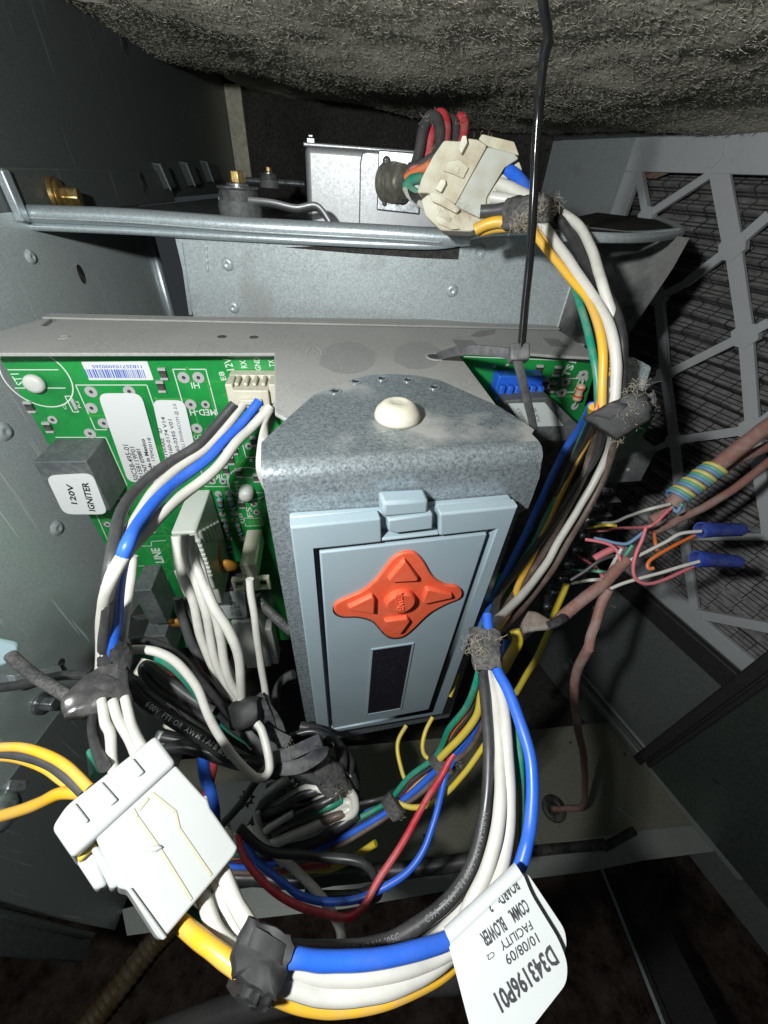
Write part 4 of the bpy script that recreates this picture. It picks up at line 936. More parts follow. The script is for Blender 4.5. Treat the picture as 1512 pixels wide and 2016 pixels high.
rv = thing('push_rivet', 'round milky nylon push rivet on top of the galvanised bracket', 'rivet', MT.pt(u, v, 0))
G().lathe(MT, u, v, [(.60, 0), (.62, .10), (.57, .26), (.42, .42), (.24, .50), (.20, .47), (.03, .48)], 36).make('rivet_head', M['cream'], rv, smooth=True, ang=75)
# ribbon cable down the bracket's left edge
for i in range(7):
    pass
rb_ = thing('ribbon_cable', 'white ribbon cable curving down behind the left edge of the bracket', 'ribbon cable', P(528, 850, 11.8))
for i in range(8):
    G().tube(cr([P(x, y, t) for x, y, t in ((548, 790+i*3, 13.3), (533-i*.6+4, 806+i*4, 12.9), (520+i*.9, 838+i*3, 12.2), (511+i*1.6, 880, 11.9), (509+i*2.0, 925, 12.0), (522+i*1.5, 960, 12.6))]), .075, 8).make('conductor', M['white'], rb_, smooth=True, ang=80)
dm = thing('keypad_unit', 'grey blue display unit with orange keypad clipped to the bracket', 'keypad', MF.W(790, 1200, .3))
WP = .55
outer = [(571, 1038), (750, 1021), (752, 1060), (770, 1068), (858, 1057), (868, 1040), (866, 1012), (1020, 997), (871, 1405), (626, 1447)]
po = [MF.px(x, y, WP) for x, y in outer]
# frame built as ring around the recess
rec = [(620, 1083), (978, 1043), (851, 1402), (649, 1438)]; pr = [MF.px(x, y, WP) for x, y in rec]
base = G().prism(MF, [po[0], MF.px(760, 1024, WP), MF.px(862, 1012, WP), po[7], po[8], po[9]], .0, .22); base.make('back_shell', M['panel'], dm, bevel=.06)
def strip(a, b, c_, d_, w0=.22, w1=WP): return [a, b, c_, d_]
TL, TR, BR, BL = po[0], po[7], po[8], po[9]; a, b, c2, d2 = pr
# top rail with the gap for the clip
g1 = MF.px(750, 1021, WP); g2 = MF.px(752, 1062, WP); g3 = MF.px(866, 1050, WP); g4 = MF.px(866, 1012, WP)
lt = lambda p, q, x: (p[0]+(q[0]-p[0])*(x-p[0])/(q[0]-p[0]), p[1]+(q[1]-p[1])*(x-p[0])/(q[0]-p[0]))
fr_ = G(); 
fr_.prism(MF, [TL, g1, g2, lt(a, b, g2[0]), a], .2, WP, 0)
fr_.prism(MF, [g4, TR, b, lt(a, b, g3[0]), g3], .2, WP, 0)
fr_.prism(MF, [g2, g3, lt(a, b, g3[0]), lt(a, b, g2[0])], .2, WP-.02, 0)
fr_.prism(MF, [TL, a, d2, BL], .2, WP, 0); fr_.prism(MF, [b, TR, BR, c2], .2, WP, 0); fr_.prism(MF, [d2, c2, BR, BL], .2, WP, 0)
bmm = fr_.make('outer_frame', M['panel'], dm)
bm = bmesh.new(); bm.from_mesh(bmm.data); bmesh.ops.remove_doubles(bm, verts=bm.verts, dist=.002*S)
seen = {}
for f_ in bm.faces: seen.setdefault(frozenset(v.index for v in f_.verts), []).append(f_)
bmesh.ops.delete(bm, geom=[f for l in seen.values() if len(l) > 1 for f in l], context='FACES_ONLY')
bmesh.ops.recalc_face_normals(bm, faces=bm.faces); bm.to_mesh(bmm.data); bm.free()
bv = bmm.modifiers.new('bevel', 'BEVEL'); bv.width = .07*S; bv.segments = 3; bv.angle_limit = math.radians(50)
bmm.data.polygons.foreach_set('use_smooth', [True]*len(bmm.data.polygons)); bmm.data.set_sharp_from_angle(angle=math.radians(60))
inn = [(629, 1088), (960, 1051), (845, 1397), (655, 1434)]
G().prism(MF, [MF.px(x, y, WP-.06) for x, y in inn], .22, WP-.06, .0).make('face_panel', M['panel'], dm, bevel=.05, seg=3)
# latch clip
G().ppx(MF, [(764, 1024), (853, 1012), (853, 1042), (779, 1051), (764, 1046)], .25, WP+.02).make('latch_clip', M['panel'], dm, bevel=.05)
G().ppx(MF, [(752, 990), (846, 984), (846, 1012), (752, 1020)], .02, .5, .03).make('latch_tab', M['panel'], dm, bevel=.08)
G().ppx(MF, [(884, 1005), (1002, 991), (1014, 998), (890, 1012)], .02, .3).make('upper_lip', M['panel'], dm, bevel=.05)
WK = WP-.055
def smooth_poly(pl, fr, w_, k=5):
    q = [Vector((*fr.px(x, y, w_), 0)) for x, y in pl]; n = len(q); o = []
    for i in range(n):
        p0, p1, p2, p3 = q[i-1], q[i], q[(i+1) % n], q[(i+2) % n]
        for j in range(k):
            t = j/k; v = 0.5*((2*p1)+(p2-p0)*t+(2*p0-5*p1+4*p2-p3)*t*t+(3*p1-p0-3*p2+p3)*t**3); o.append((v.x, v.y))
    return o
def c1(l): return [(480+x/2.52, 950+y/2.52) for x, y in l]
kp = c1([(745, 375), (795, 349), (850, 350), (892, 390), (940, 468), (1000, 508), (1060, 518), (1086, 545), (1072, 577), (1000, 608), (920, 655), (835, 735), (785, 768), (730, 771), (690, 745), (640, 692), (570, 670), (490, 668), (450, 645), (455, 605), (520, 572), (590, 540), (650, 490), (700, 428)])
pad_ = G().prism(MF, smooth_poly(kp, MF, WK+.09), WK-.02, WK+.09, .02).make('rubber_keypad', M['key'], dm, bevel=.03, label='orange four way rubber keypad')
gap = G().prism(MF, [(lambda p: p)(p) for p in smooth_poly([(783+(x-783)*1.018, 1172+(y-1172)*1.022) for x, y in kp], MF, WK+.005)], WK, WK+.008).make('keypad_gap', M['rubber'], dm)
for nm, pl in (('up_button', [(802, 388), (872, 478), (868, 494), (730, 502), (712, 488), (790, 395)]), ('left_button', [(512, 625), (640, 563), (655, 578), (652, 658), (640, 656), (525, 640)]),
               ('right_button', [(905, 532), (925, 530), (1040, 560), (1043, 575), (890, 610), (882, 600)]), ('down_button', [(695, 690), (815, 674), (830, 690), (785, 752), (765, 758), (745, 750)])):
    G().ppx(MF, c1(pl), WK+.08, WK+.24, .05).make(nm, M['key'], pad_, bevel=.035)
u, v = MF.px(480+775/2.52, 950+592/2.52, WK+.2)
eb = G().lathe(MF, u, v, [(.46, WK+.08), (.44, WK+.26), (.40, WK+.30), (.02, WK+.302)], 36).make('enter_button', M['key'], pad_, smooth=True, ang=12)
text(MF, 'ENTER', (795, 1199), (791, 1166), (782, 1201), WK+.295, M['key'], dm, th=.04, bold=.0)
G().ppx(MF, [(732, 1278), (813, 1266), (789, 1394), (722, 1406)], WK-.05, WK+.012).make('display_window', M['lcd'], dm)
bz = G(); bzp = [(732, 1278), (813, 1266), (789, 1394), (722, 1406), (732, 1278)]
for a, b in zip(bzp, bzp[1:]):
    pa = Vector(MF.px(*a, WK)); pb = Vector(MF.px(*b, WK)); d_ = (pb-pa).normalized(); n_ = Vector((-d_.y, d_.x))*.03; pa = pa-d_*.03; pb = pb+d_*.03
    bz.prism(MF, [tuple(pa+n_), tuple(pb+n_), tuple(pb-n_), tuple(pa-n_)], WK-.02, WK+.035)
bz.make('window_bezel', M['panel'], dm)
G().box(MF, ul+.55, MF.px(880, 1400)[0], BL[1]-.35, BL[1]-.12, -.4, -.02).make('lower_lip', M['galv_front'], bk)
# ================================================================== HARNESSES
def z_(s, ox, oy, l): return [(ox+x/s, oy+y/s) for x, y in l]
# ---- harness from the cream plug on the board, over the front, to the tape at the left
hA = thing('wire_harness', 'black, white and blue wires arching from the cream board plug to the tape at left', 'wire harness', P(300, 1000, 11))
W1 = lambda c, p2, ts, r=.175, **k: wire(c, p2, ts, r*.84, hA, **k)
DA = [12.9, 12.7, 12.3, 11.8, 11.2, 10.4, 9.6, 8.9, 8.9, 9.6, 10.4, 11.0]
W1('grey', [(461, 796), (426, 837), (389, 876), (328, 916), (276, 957), (241, 1005), (226, 1063), (218, 1120), (212, 1190), (205, 1260), (200, 1330)], [x+.1 for x in DA], .18)
W1('white', [(480, 796), (437, 850), (400, 888), (346, 925), (306, 963), (282, 1000), (258, 1040), (232, 1096), (212, 1160), (204, 1230), (202, 1330)], [x+.35 for x in DA], .18)
W1('blue', [(509, 790), (480, 828), (444, 865), (407, 905), (356, 943), (314, 979), (279, 1020), (256, 1062), (241, 1105), (232, 1170), (226, 1240), (219, 1330)], [x-.05 for x in DA], .185)
W1('white', [(530, 800), (494, 843), (463, 873), (419, 929), (365, 971), (317, 1013), (275, 1059), (241, 1102), (217, 1148), (206, 1195), (201, 1250), (198, 1330)], [x-.12 for x in DA], .185)
W1('white', [(262, 1095), (258, 1140), (250, 1190), (243, 1250), (238, 1330)], [10.6, 10.9, 11.2], .15)
# branch that leaves the tape to the right
hT = [(215, 1330), (232, 1292), (262, 1268), (300, 1262)]
W1('black', [(228, 1330), (240, 1280), (268, 1262), (310, 1268), (360, 1300), (400, 1345), (445, 1398), (480, 1432), (520, 1470)], [11.2, 11.6, 12.4, 13.4, 14, 14.3], .16)
W1('black', [(224, 1330), (238, 1290), (262, 1273), (300, 1276), (345, 1312), (395, 1362), (440, 1418), (480, 1452), (525, 1478)], [11.4, 11.8, 12.6, 13.6, 14.2, 14.5], .13)
W1('green', [(236, 1330), (250, 1292), (290, 1290), (335, 1310), (375, 1350), (410, 1400), (455, 1440), (490, 1462), (530, 1495)], [11.6, 11.8, 12.4, 13.6, 14.5, 14.8], .13)
W1('white', [(228, 1330), (240, 1288), (268, 1280), (310, 1285), (352, 1308), (385, 1350), (408, 1400), (432, 1448), (463, 1492), (497, 1526), (517, 1531), (530, 1515), (527, 1480), (516, 1440), (506, 1425)], [10.9, 11.2, 11.5, 11.8, 11.9, 12.0, 12.1, 12.2, 12.5, 12.9], .155)
# wires out of the bottom of the tape into the big plug
W1('black', [(188, 1395), (183, 1430), (190, 1475), (205, 1510)], [10.0, 9.2, 8.2], .135)
W1('white', [(200, 1380), (206, 1420), (217, 1445), (220, 1500), (228, 1530)], [9.8, 9.0, 8.2], .135)
W1('white', [(222, 1380), (232, 1415), (250, 1450), (272, 1495)], [9.8, 9.2, 8.4], .135)
W1('white', [(245, 1375), (252, 1400), (262, 1435), (282, 1475)], [9.9, 9.3, 8.6], .135)
W1('green', [(180, 1480), (182, 1500), (186, 1530)], [9.6, 8.8], .12)
M['gtape'] = plastic('glossy tape film', (.035, .035, .036), .18, .25, (.12, .115, .11), sc=500, bmp=.15)
FA = facing(205, 1360, 10.2, 0, -8, 0); tA = tapeblk(FA, [(195, 1312), (222, 1303), (248, 1297), (253, 1340), (263, 1391), (225, 1402), (187, 1408), (163, 1412), (125, 1414), (119, 1376), (149, 1346), (176, 1325)], -.45, .28, M['gtape'], hA, seed=41, label='glossy dark tape wrapped round the wires')
for i, (x, y) in enumerate(((206, 1262), (228, 1256), (246, 1266))): wrap([(x, y, 10.5), (x+2, y+20, 10.6), (x-1, y+48, 10.6)], [9, 12, 12], [.12, .15, .15], M['tape'], hA, name='torn_tape', jit=.35, seed=5+i)
# sleeve at the far left
sl_ = thing('sleeved_lead', 'dark sleeved lead with a milky blue end cap at the left edge', 'lead', P(60, 1330, 12))
G().tube(cr(path([(20, 1290), (60, 1325), (100, 1350), (135, 1372)], [11.6, 11.4, 11.2, 11])), .17, 12).make('sleeve', M['felt'], sl_, smooth=True)
F = facing(4, 1283, 11.6, -12, 10, 20); G().prism(F, rnd([(-.6, -.36), (.2, -.36), (.36, 0), (.2, .36), (-.6, .36)], .15), -.25, .25).make('end_cap', M['clear'], sl_, bevel=.1)
loose('black', [(-20, 1358), (60, 1345), (120, 1330), (175, 1332)], [13.2, 12.8, 12.4], 'black cable running behind the sleeved lead at the left edge', .15, 'cable')
# ---- big white plug in the lower left
M['plug'] = plastic('glossy white nylon', (.42, .435, .425), .25, .02, sub=.15)
pl = thing('wire_connector', 'large glossy white two part plug joining the wires at the lower left', 'connector', P(285, 1645, 7.5))
CFm = facing(285, 1650, 7.6, 41.4, -6, 4)
q = lambda l, w: [CFm.px(x, y, w) for x, y in l]
G().prism(CFm, rnd(q([(101, 1629), (130, 1585), (307, 1446), (348, 1502), (187, 1651), (143, 1690)], .45), .10), -1.05, .45).make('upper_housing', M['plug'], pl, bevel=.08, seg=3)
G().prism(CFm, rnd(q([(188, 1650), (346, 1506), (401, 1567), (409, 1572), (414, 1590), (469, 1668), (462, 1683), (320, 1852), (310, 1845), (250, 1752), (232, 1748)], .38), .05), -.95, .38).make('lower_housing', M['plug'], pl, bevel=.07, seg=3)
G().prism(CFm, q([(148, 1694), (176, 1668), (190, 1680), (212, 1742), (186, 1752)], .05), -.9, -.05).make('side_key', M['plug'], pl, bevel=.06)
G().prism(CFm, q([(176, 1668), (196, 1664), (243, 1740), (217, 1752)], .12), -.8, .14).make('side_key', M['plug'], pl, bevel=.06)
G().prism(CFm, q([(150, 1688), (188, 1655), (192, 1664), (156, 1698)], .10), -.6, .1).make('key_gap', M['gold'], pl, bevel=.03)
for pp in ([(250, 1500), (262, 1492), (285, 1520), (272, 1530)], [(186, 1548), (200, 1538), (233, 1575), (218, 1587)], [(132, 1590), (148, 1580), (176, 1616), (168, 1622)]):
    G().prism(CFm, q(pp, .5), .44, .52).make('raised_rib', M['plug'], pl, bevel=.03)
for pp in ([(286, 1500), (297, 1495), (303, 1505), (293, 1511)], [(239, 1545), (249, 1540), (255, 1550), (246, 1556)], [(184, 1590), (193, 1585), (199, 1594), (190, 1600)]):
    G().prism(CFm, q(pp, .47), .44, .46).make('contact_window', M['sheetd'], pl)
# lock arm: two long grooves and a tapering tongue
def groove(pts, wd=.05, nm='groove', mat='gold', w=.388, h=.012):
    gg = G(); qq = [Vector(CFm.px(x, y, w)) for x, y in pts]
    for a, b in zip(qq, qq[1:]):
        d = (b-a).normalized(); nn = Vector((-d.y, d.x))*wd/2; gg.prism(CFm, [tuple(a+nn-d*wd*.4), tuple(b+nn+d*wd*.4), tuple(b-nn+d*wd*.4), tuple(a-nn-d*wd*.4)], w-.02, w+h)
    return gg.make(nm, M[mat], pl, bevel=.008)
M['groove'] = plastic('shaded cream plastic', (.40, .39, .28), .5, .05)
groove([(262, 1594), (270, 1608), (315, 1672), (376, 1770)], .05, mat='groove'); groove([(301, 1563), (345, 1598), (353, 1632), (415, 1722)], .05, mat='groove'); groove([(275, 1592), (290, 1574)], .06, mat='groove')
G().prism(CFm, q([(280, 1670), (305, 1678), (322, 1668), (312, 1662)], .46), .37, .46).make('stop_tab', M['plug'], pl, bevel=.03)
G().prism(CFm, q([(395, 1570), (407, 1565), (413, 1588), (404, 1592)], .3), -.3, .36).make('side_nub', M['plug'], pl, bevel=.04)
G().prism(CFm, q([(250, 1752), (258, 1746), (330, 1845), (320, 1852)], .46), .37, .45).make('edge_rib', M['plug'], pl, bevel=.03)
# two yellow wires and a grey one in from the left edge
loose('yellow', [(-20, 1472), (40, 1471), (90, 1485), (135, 1512), (175, 1552)], [9.0, 8.2], 'upper yellow wire curving in from the left edge to the white plug', .10)
loose('grey', [(-20, 1481), (40, 1484), (90, 1500), (130, 1527), (165, 1560)], [9.2, 8.4], 'grey wire between the two yellow wires at the left edge', .12)
loose('yellow', [(-20, 1492), (30, 1495), (85, 1515), (120, 1540), (160, 1566)], [9.5, 8.8], 'thin yellow wire just below the grey one at the left edge', .07)
loose('yellow', [(-20, 1613), (30, 1598), (80, 1578), (120, 1562), (165, 1560)], [9.4, 8.6], 'lower yellow wire rising from the left edge to the white plug', .13)
# ---- the big loop: plug -> tape -> label -> up to the fuzzy tape
hB = thing('wire_harness', 'big loop of blue, white, black and yellow wires sweeping along the bottom', 'wire harness', P(800, 1800, 7.5))
W2 = lambda c, p2, ts, r=.175, **k: wire(c, p2, ts, r*.76, hB, **k)
W2('white', [(380, 1735), (400, 1765), (420, 1820), (445, 1855), (490, 1890)], [7.8, 7.2, 6.9], .18)
W2('white', [(418, 1700), (441, 1720), (461, 1767), (482, 1805), (510, 1850)], [7.9, 7.4, 7.0], .19)
W2('white', [(420, 1725), (436, 1755), (450, 1805), (469, 1838), (500, 1870)], [7.8, 7.5, 7.1], .17)
W2('black', [(430, 1705), (436, 1740), (444, 1780), (460, 1830)], [8.0, 7.6], .15)
W2('green', [(366, 1792), (392, 1815), (422, 1848), (455, 1880)], [7.6, 7.2], .15)
W2('yellow', [(345, 1808), (370, 1830), (410, 1863), (455, 1897), (500, 1925)], [7.2, 6.7, 6.5], .19)
W2('brown', [(348, 1825), (395, 1866), (440, 1900), (480, 1930)], [7.3, 6.9], .08)
FB = facing(520, 1880, 6.5, 0, -5, 5); tapeblk(FB, [(491, 1800), (533, 1818), (575, 1840), (584, 1864), (572, 1900), (560, 1930), (546, 1968), (511, 1958), (480, 1935), (461, 1922), (456, 1880), (470, 1838)], -.42, .34, M['tape'], hB, seed=42, label='matt black tape knot')
wrap([(470, 1925, 6.4), (500, 1950, 6.4), (535, 1962, 6.4)], [22, 24, 16], [.4, .45, .3], M['tape'], hB, name='tape_edge', jit=.3, seed=9)
W2('blue', [(545, 1888), (583, 1884), (638, 1892), (717, 1891), (797, 1876), (880, 1852), (940, 1815), (990, 1765), (1020, 1712), (1036, 1665), (1045, 1616), (1049, 1550), (1043, 1485), (1023, 1419), (999, 1358), (980, 1322), (968, 1285), (962, 1245), (960, 1210)], [6.5, 6.6, 6.7, 6.9, 7.2, 7.5, 7.9, 8.2, 8.4, 8.8, 9.2, 9.8, 10.6, 11.4], .185)
W2('white', [(545, 1905), (575, 1906), (638, 1922), (717, 1924), (797, 1908), (875, 1876), (930, 1830), (962, 1770), (988, 1700), (1000, 1640), (1003, 1572), (1000, 1485), (994, 1410), (983, 1340), (972, 1285), (968, 1230)], [6.6, 6.7, 6.8, 7.0, 7.3, 7.6, 8.0, 8.4, 8.7, 9.2, 9.8, 10.6, 11.6], .19)
W2('white', [(540, 1935), (567, 1940), (638, 1958), (717, 1956), (785, 1938), (860, 1902), (905, 1850), (920, 1792), (955, 1722), (975, 1650), (985, 1572), (985, 1506), (981, 1441), (970, 1375), (958, 1314), (952, 1270)], [6.5, 6.6, 6.7, 6.9, 7.2, 7.6, 7.9, 8.2, 8.5, 9.0, 9.6, 10.4, 11], .19)
W2('white', [(560, 1900), (640, 1905), (720, 1903), (790, 1886), (850, 1855), (890, 1812), (925, 1760), (952, 1700), (968, 1640), (975, 1560)], [6.9, 7.2, 7.6, 8.1, 8.8, 9.3], .17)
W2('yellow', [(540, 1955), (575, 1972), (640, 1985), (710, 1978), (780, 1960), (860, 1925), (920, 1870), (968, 1800), (1000, 1720), (1010, 1640), (1014, 1560), (1008, 1480), (990, 1400), (966, 1320)], [6.7, 6.9, 7.2, 7.8, 8.4, 9.0, 9.8, 10.8], .17)
bp2 = [(560, 1868), (658, 1870), (737, 1860), (797, 1837), (856, 1797), (896, 1757), (926, 1710), (943, 1662), (956, 1588), (962, 1530), (963, 1463), (958, 1400), (950, 1318), (948, 1270)]
bts = [7.4, 7.5, 7.6, 7.8, 8.0, 8.3, 8.6, 9.0, 9.5, 10.2, 11]
W2('black', bp2, bts, .185); wire_text('FT1 600V 105C AWM  CSA TR64 FT1 600V AWM E11861', bp2, bts, .142, .10, hB, start=1.2)
W2('grey', [(600, 1885), (700, 1882), (790, 1858), (850, 1825), (905, 1775), (938, 1720), (958, 1660), (972, 1588), (977, 1500), (971, 1420), (959, 1330)], [7.7, 7.8, 8.2, 8.8, 9.6, 10.6], .165)
W2('green', [(990, 1740), (1003, 1690), (1016, 1640), (1022, 1580), (1022, 1506), (1013, 1445), (997, 1384), (980, 1330)], [8.5, 9, 9.6, 10.8], .17)
W2('black', [(1000, 1750), (1018, 1690), (1027, 1620), (1030, 1550), (1022, 1470), (1005, 1400), (985, 1340)], [8.6, 9.2, 9.8, 10.8], .15)
W2('lemon', [(949, 1331), (962, 1420), (980, 1500), (1000, 1570), (1010, 1640), (1000, 1720)], [10.8, 10, 9.2, 8.6], .06)
t3 = wrap([(956, 1240, 11.0), (955, 1262, 10.9), (957, 1290, 10.7), (962, 1314, 10.6)], [30, 31, 29, 27], [.5, .52, .5, .45], M['felt'], hB, jit=.2, seed=12, label='fuzzy cloth tape')
fluff([(935, 1265, 10.4), (925, 1275, 10.4), (950, 1290, 10.2), (968, 1262, 10.3)], 120, .22, hB, .35, .007)
# upper run behind the bracket, in its shadow
up = [('white', [(956, 1250), (975, 1225), (1000, 1200), (1040, 1158), (1075, 1110), (1105, 1058), (1140, 1000), (1172, 945), (1196, 890), (1206, 840), (1210, 790)], .19, 0), ('grey', [(950, 1250), (972, 1205), (985, 1165), (1028, 1110), (1070, 1055), (1105, 1005), (1138, 950), (1172, 900), (1185, 850), (1190, 800)], .19, .2),
      ('brown', [(960, 1255), (985, 1215), (1020, 1160), (1055, 1110), (1090, 1050), (1118, 1000), (1145, 945), (1162, 895), (1172, 850), (1176, 800)], .18, .4), ('yellow', [(965, 1255), (1000, 1205), (1022, 1150), (1050, 1090), (1080, 1025), (1108, 965), (1136, 905), (1160, 860), (1168, 800)], .16, .25),
      ('green', [(945, 1250), (975, 1190), (1010, 1130), (1045, 1080), (1075, 1020), (1105, 960), (1128, 905), (1150, 850), (1166, 800)], .16, .5), ('blue', [(942, 1250), (968, 1190), (1000, 1120), (1030, 1060), (1058, 1000), (1085, 940), (1110, 890), (1140, 845), (1165, 800)], .18, .7),
      ('brown', [(962, 1262), (1000, 1225), (1050, 1170), (1090, 1118), (1122, 1060), (1158, 1000), (1190, 935), (1210, 870), (1214, 810)], .18, .9), ('black', [(950, 1250), (985, 1180), (1020, 1120), (1060, 1055), (1092, 990), (1118, 930), (1142, 880), (1170, 820)], .18, .8)]  # brown one here is a white wire with its shade painted in
for c, p2, r, dz in up: W2(c, p2, [11.4+dz*.5, 14.0+dz*.6, 15.2+dz*.3, 15.5+dz*.3, 15.5+dz*.3, 14.6+dz*.4, 11.6+dz*.5], r)
F4 = facing(1218, 812, 10.5, 0, -6, 0); t4 = tapeblk(F4, [(1146, 822), (1180, 803), (1216, 785), (1254, 764), (1272, 776), (1285, 797), (1280, 826), (1246, 846), (1212, 867), (1178, 843)], -.75, .22, M['tape'], hB, seed=43, label='wide dusty tape band')
wrap([(1240, 836, 11.0), (1264, 806, 10.8), (1270, 782, 10.8)], [14, 20, 16], [.3, .35, .3], M['felt'], hB, name='tape_edge', jit=.3, seed=15)
fluff([(1262, 800, 10.3, .25), (1245, 780, 10.2, .25), (1255, 760, 10.2, .2), (1235, 835, 10.4, .18), (1215, 862, 10.6, .10), (1250, 820, 10.3, .2)], 260, .25, hB, .30, .007)
rp = [('white', [(1205, 830), (1210, 777), (1213, 717), (1205, 664), (1188, 620), (1164, 579), (1136, 539), (1099, 486), (1067, 440), (1045, 415)], .19, 0), ('black', [(1215, 830), (1222, 760), (1226, 697), (1222, 656), (1208, 607), (1183, 559), (1151, 514), (1127, 470), (1098, 428), (1060, 405)], .18, .15),
      ('white', [(1222, 700), (1212, 640), (1189, 567), (1180, 539), (1167, 498), (1143, 450), (1102, 417), (1060, 400)], .18, .3), ('black', [(1215, 760), (1210, 700), (1188, 640), (1160, 590), (1128, 545), (1100, 495), (1078, 450), (1050, 415)], .14, .3),
      ('yellow', [(1184, 830), (1186, 781), (1187, 697), (1178, 636), (1158, 588), (1127, 552), (1090, 508), (1055, 464), (1035, 435)], .15, .05), ('yellow', [(1192, 830), (1196, 760), (1195, 697), (1186, 640), (1166, 588), (1135, 545), (1098, 500), (1062, 455), (1040, 430)], .13, .25),
      ('green', [(1178, 830), (1176, 760), (1167, 697), (1151, 628), (1135, 579), (1118, 537), (1085, 490), (1060, 448)], .14, .5), ('black', [(1182, 830), (1180, 760), (1174, 697), (1160, 628), (1145, 580), (1122, 537), (1090, 490)], .12, .6),
      ('grey', [(1200, 830), (1202, 760), (1202, 700), (1196, 650), (1176, 600)], .12, .2), ('orange', [(1160, 830), (1176, 800), (1182, 740), (1181, 690)], .07, .3)]
for c, p2, r, dz in rp: W2(c, p2, [10.8+dz, 10.4+dz, 10.4+dz, 11.0+dz, 11.6+dz, 12.0+dz], r)
wire_text('VW-1 105C AWM STYLE', rp[5][1], [10.95, 10.55, 10.55, 11.15, 11.75, 12.15], .10, .11, hB, M['ink'], start=1.3)
t5 = wrap([(1008, 422, 12.2), (1030, 420, 11.9), (1058, 412, 11.8), (1090, 425, 11.8)], [26, 28, 24, 20], [.4, .42, .4, .36], M['felt'], hB, jit=.25, seed=18, label='fuzzy cloth tape beside the dusty plug')
fluff([(1060, 405, 11.2, .2), (1085, 400, 11.2, .2), (1045, 420, 11.2, .2), (1030, 440, 11.4, .2), (1020, 440, 11.4, .15)], 300, .2, hB, .32, .008)
# ---- dusty plug at the top
tp_ = thing('wire_connector', 'dusty cream two part plug hanging above the rail with a bundle taped on its right', 'connector', P(930, 360, 13))
TFm = facing(925, 365, 12.9, -24, -8, -10)
q2 = lambda l, w: [TFm.px(x, y, w) for x, y in l]
def tpl(pl_, w0, w1, nm, mat='dustcream', bev=.07, rr=.12): return G().prism(TFm, rnd(q2(pl_, w1), rr), w0, w1).make(nm, M[mat], tp_, bevel=bev)
tpl([(874, 276), (904, 278), (922, 272), (943, 275), (959, 287), (928, 344), (896, 403), (883, 394), (843, 380), (821, 380), (830, 350), (852, 308)], -1.0, .38, 'left_housing', rr=.07)
tpl([(960, 289), (1012, 302), (1021, 312), (993, 330), (958, 388), (955, 420), (945, 430), (896, 405), (928, 346)], -1.05, .33, 'right_housing', 'milk', rr=.05)
tp_.children[-1].data.materials[0] = plastic('dusty pale green nylon', (.40, .44, .37), .5, .3, (.32, .27, .18), sub=.1, sc=260)
tpl([(942, 274), (949, 264), (1012, 279), (1022, 306), (977, 294), (960, 288)], -.9, .25, 'cover_flap', rr=.04)
tp_.children[-1].data.materials[0] = plastic('grey dusty flap', (.36, .38, .34), .5, .3, (.32, .27, .18), sc=260)
tpl([(843, 381), (885, 395), (927, 422), (958, 434), (954, 442), (927, 456), (868, 454), (837, 425), (828, 394)], -.8, .26, 'lower_block', rr=.08)
tpl([(845, 380), (856, 377), (886, 394), (906, 412), (898, 420), (868, 404), (850, 396)], .2, .52, 'latch_foot', bev=.04, rr=.05)
tpl([(856, 372), (868, 352), (876, 353), (878, 361), (868, 379)], .35, .60, 'latch_stop', 'cream', .04, .03)
tpl([(903, 292), (910, 267), (918, 267), (920, 280), (908, 303)], .30, .62, 'latch_stop', 'cream', .04, .03)
tpl([(878, 322), (884, 317), (904, 314), (923, 329), (912, 351), (893, 343), (872, 336)], .37, .47, 'relief_mark', 'dustcream', .03, .02)
tpl([(896, 326), (905, 330), (902, 343), (893, 340)], .46, .50, 'relief_mark', 'dustcream', .015, .01)
tpl([(852, 428), (862, 424), (892, 440), (905, 450), (890, 452), (862, 440)], .2, .40, 'rib', bev=.04, rr=.04)
tpl([(1004, 330), (1022, 318), (1028, 335), (1010, 350), (985, 348)], -.9, .2, 'right_collar', bev=.05, rr=.04)
tpl([(990, 342), (1000, 352), (975, 392), (962, 428), (946, 432), (955, 420), (958, 388)], -.9, .22, 'right_collar', bev=.05, rr=.04)
fluff([(870, 415, 12.2, .15), (900, 400, 12.2, .15), (930, 430, 12.3, .15), (1000, 300, 12.6, .2), (950, 280, 12.6, .2)], 90, .2, tp_, .2, .006)
for c, p2, ts, r in (('blue', [(1000, 335), (1015, 345), (1032, 366), (1045, 400)], [12.4, 12], .19), ('white', [(985, 362), (1005, 370), (1030, 384), (1055, 398)], [12.3, 11.9], .19), ('white', [(968, 390), (995, 393), (1025, 398), (1050, 405)], [12.3, 12], .17),
                     ('grey', [(946, 416), (975, 413), (1005, 409), (1040, 412)], [12.3, 12], .18), ('white', [(972, 378), (1000, 386), (1030, 392)], [12.7, 12.4], .12), ('yellow', [(935, 455), (955, 444), (980, 437), (1010, 438), (1045, 430)], [12.6, 12], .17), ('yellow', [(945, 458), (975, 450), (1010, 447), (1040, 440)], [12.8, 12.2], .14), ('green', [(1010, 425), (1040, 438), (1060, 455)], [12.4, 12.2], .14)):
    wire(c, p2, ts, r, hB)
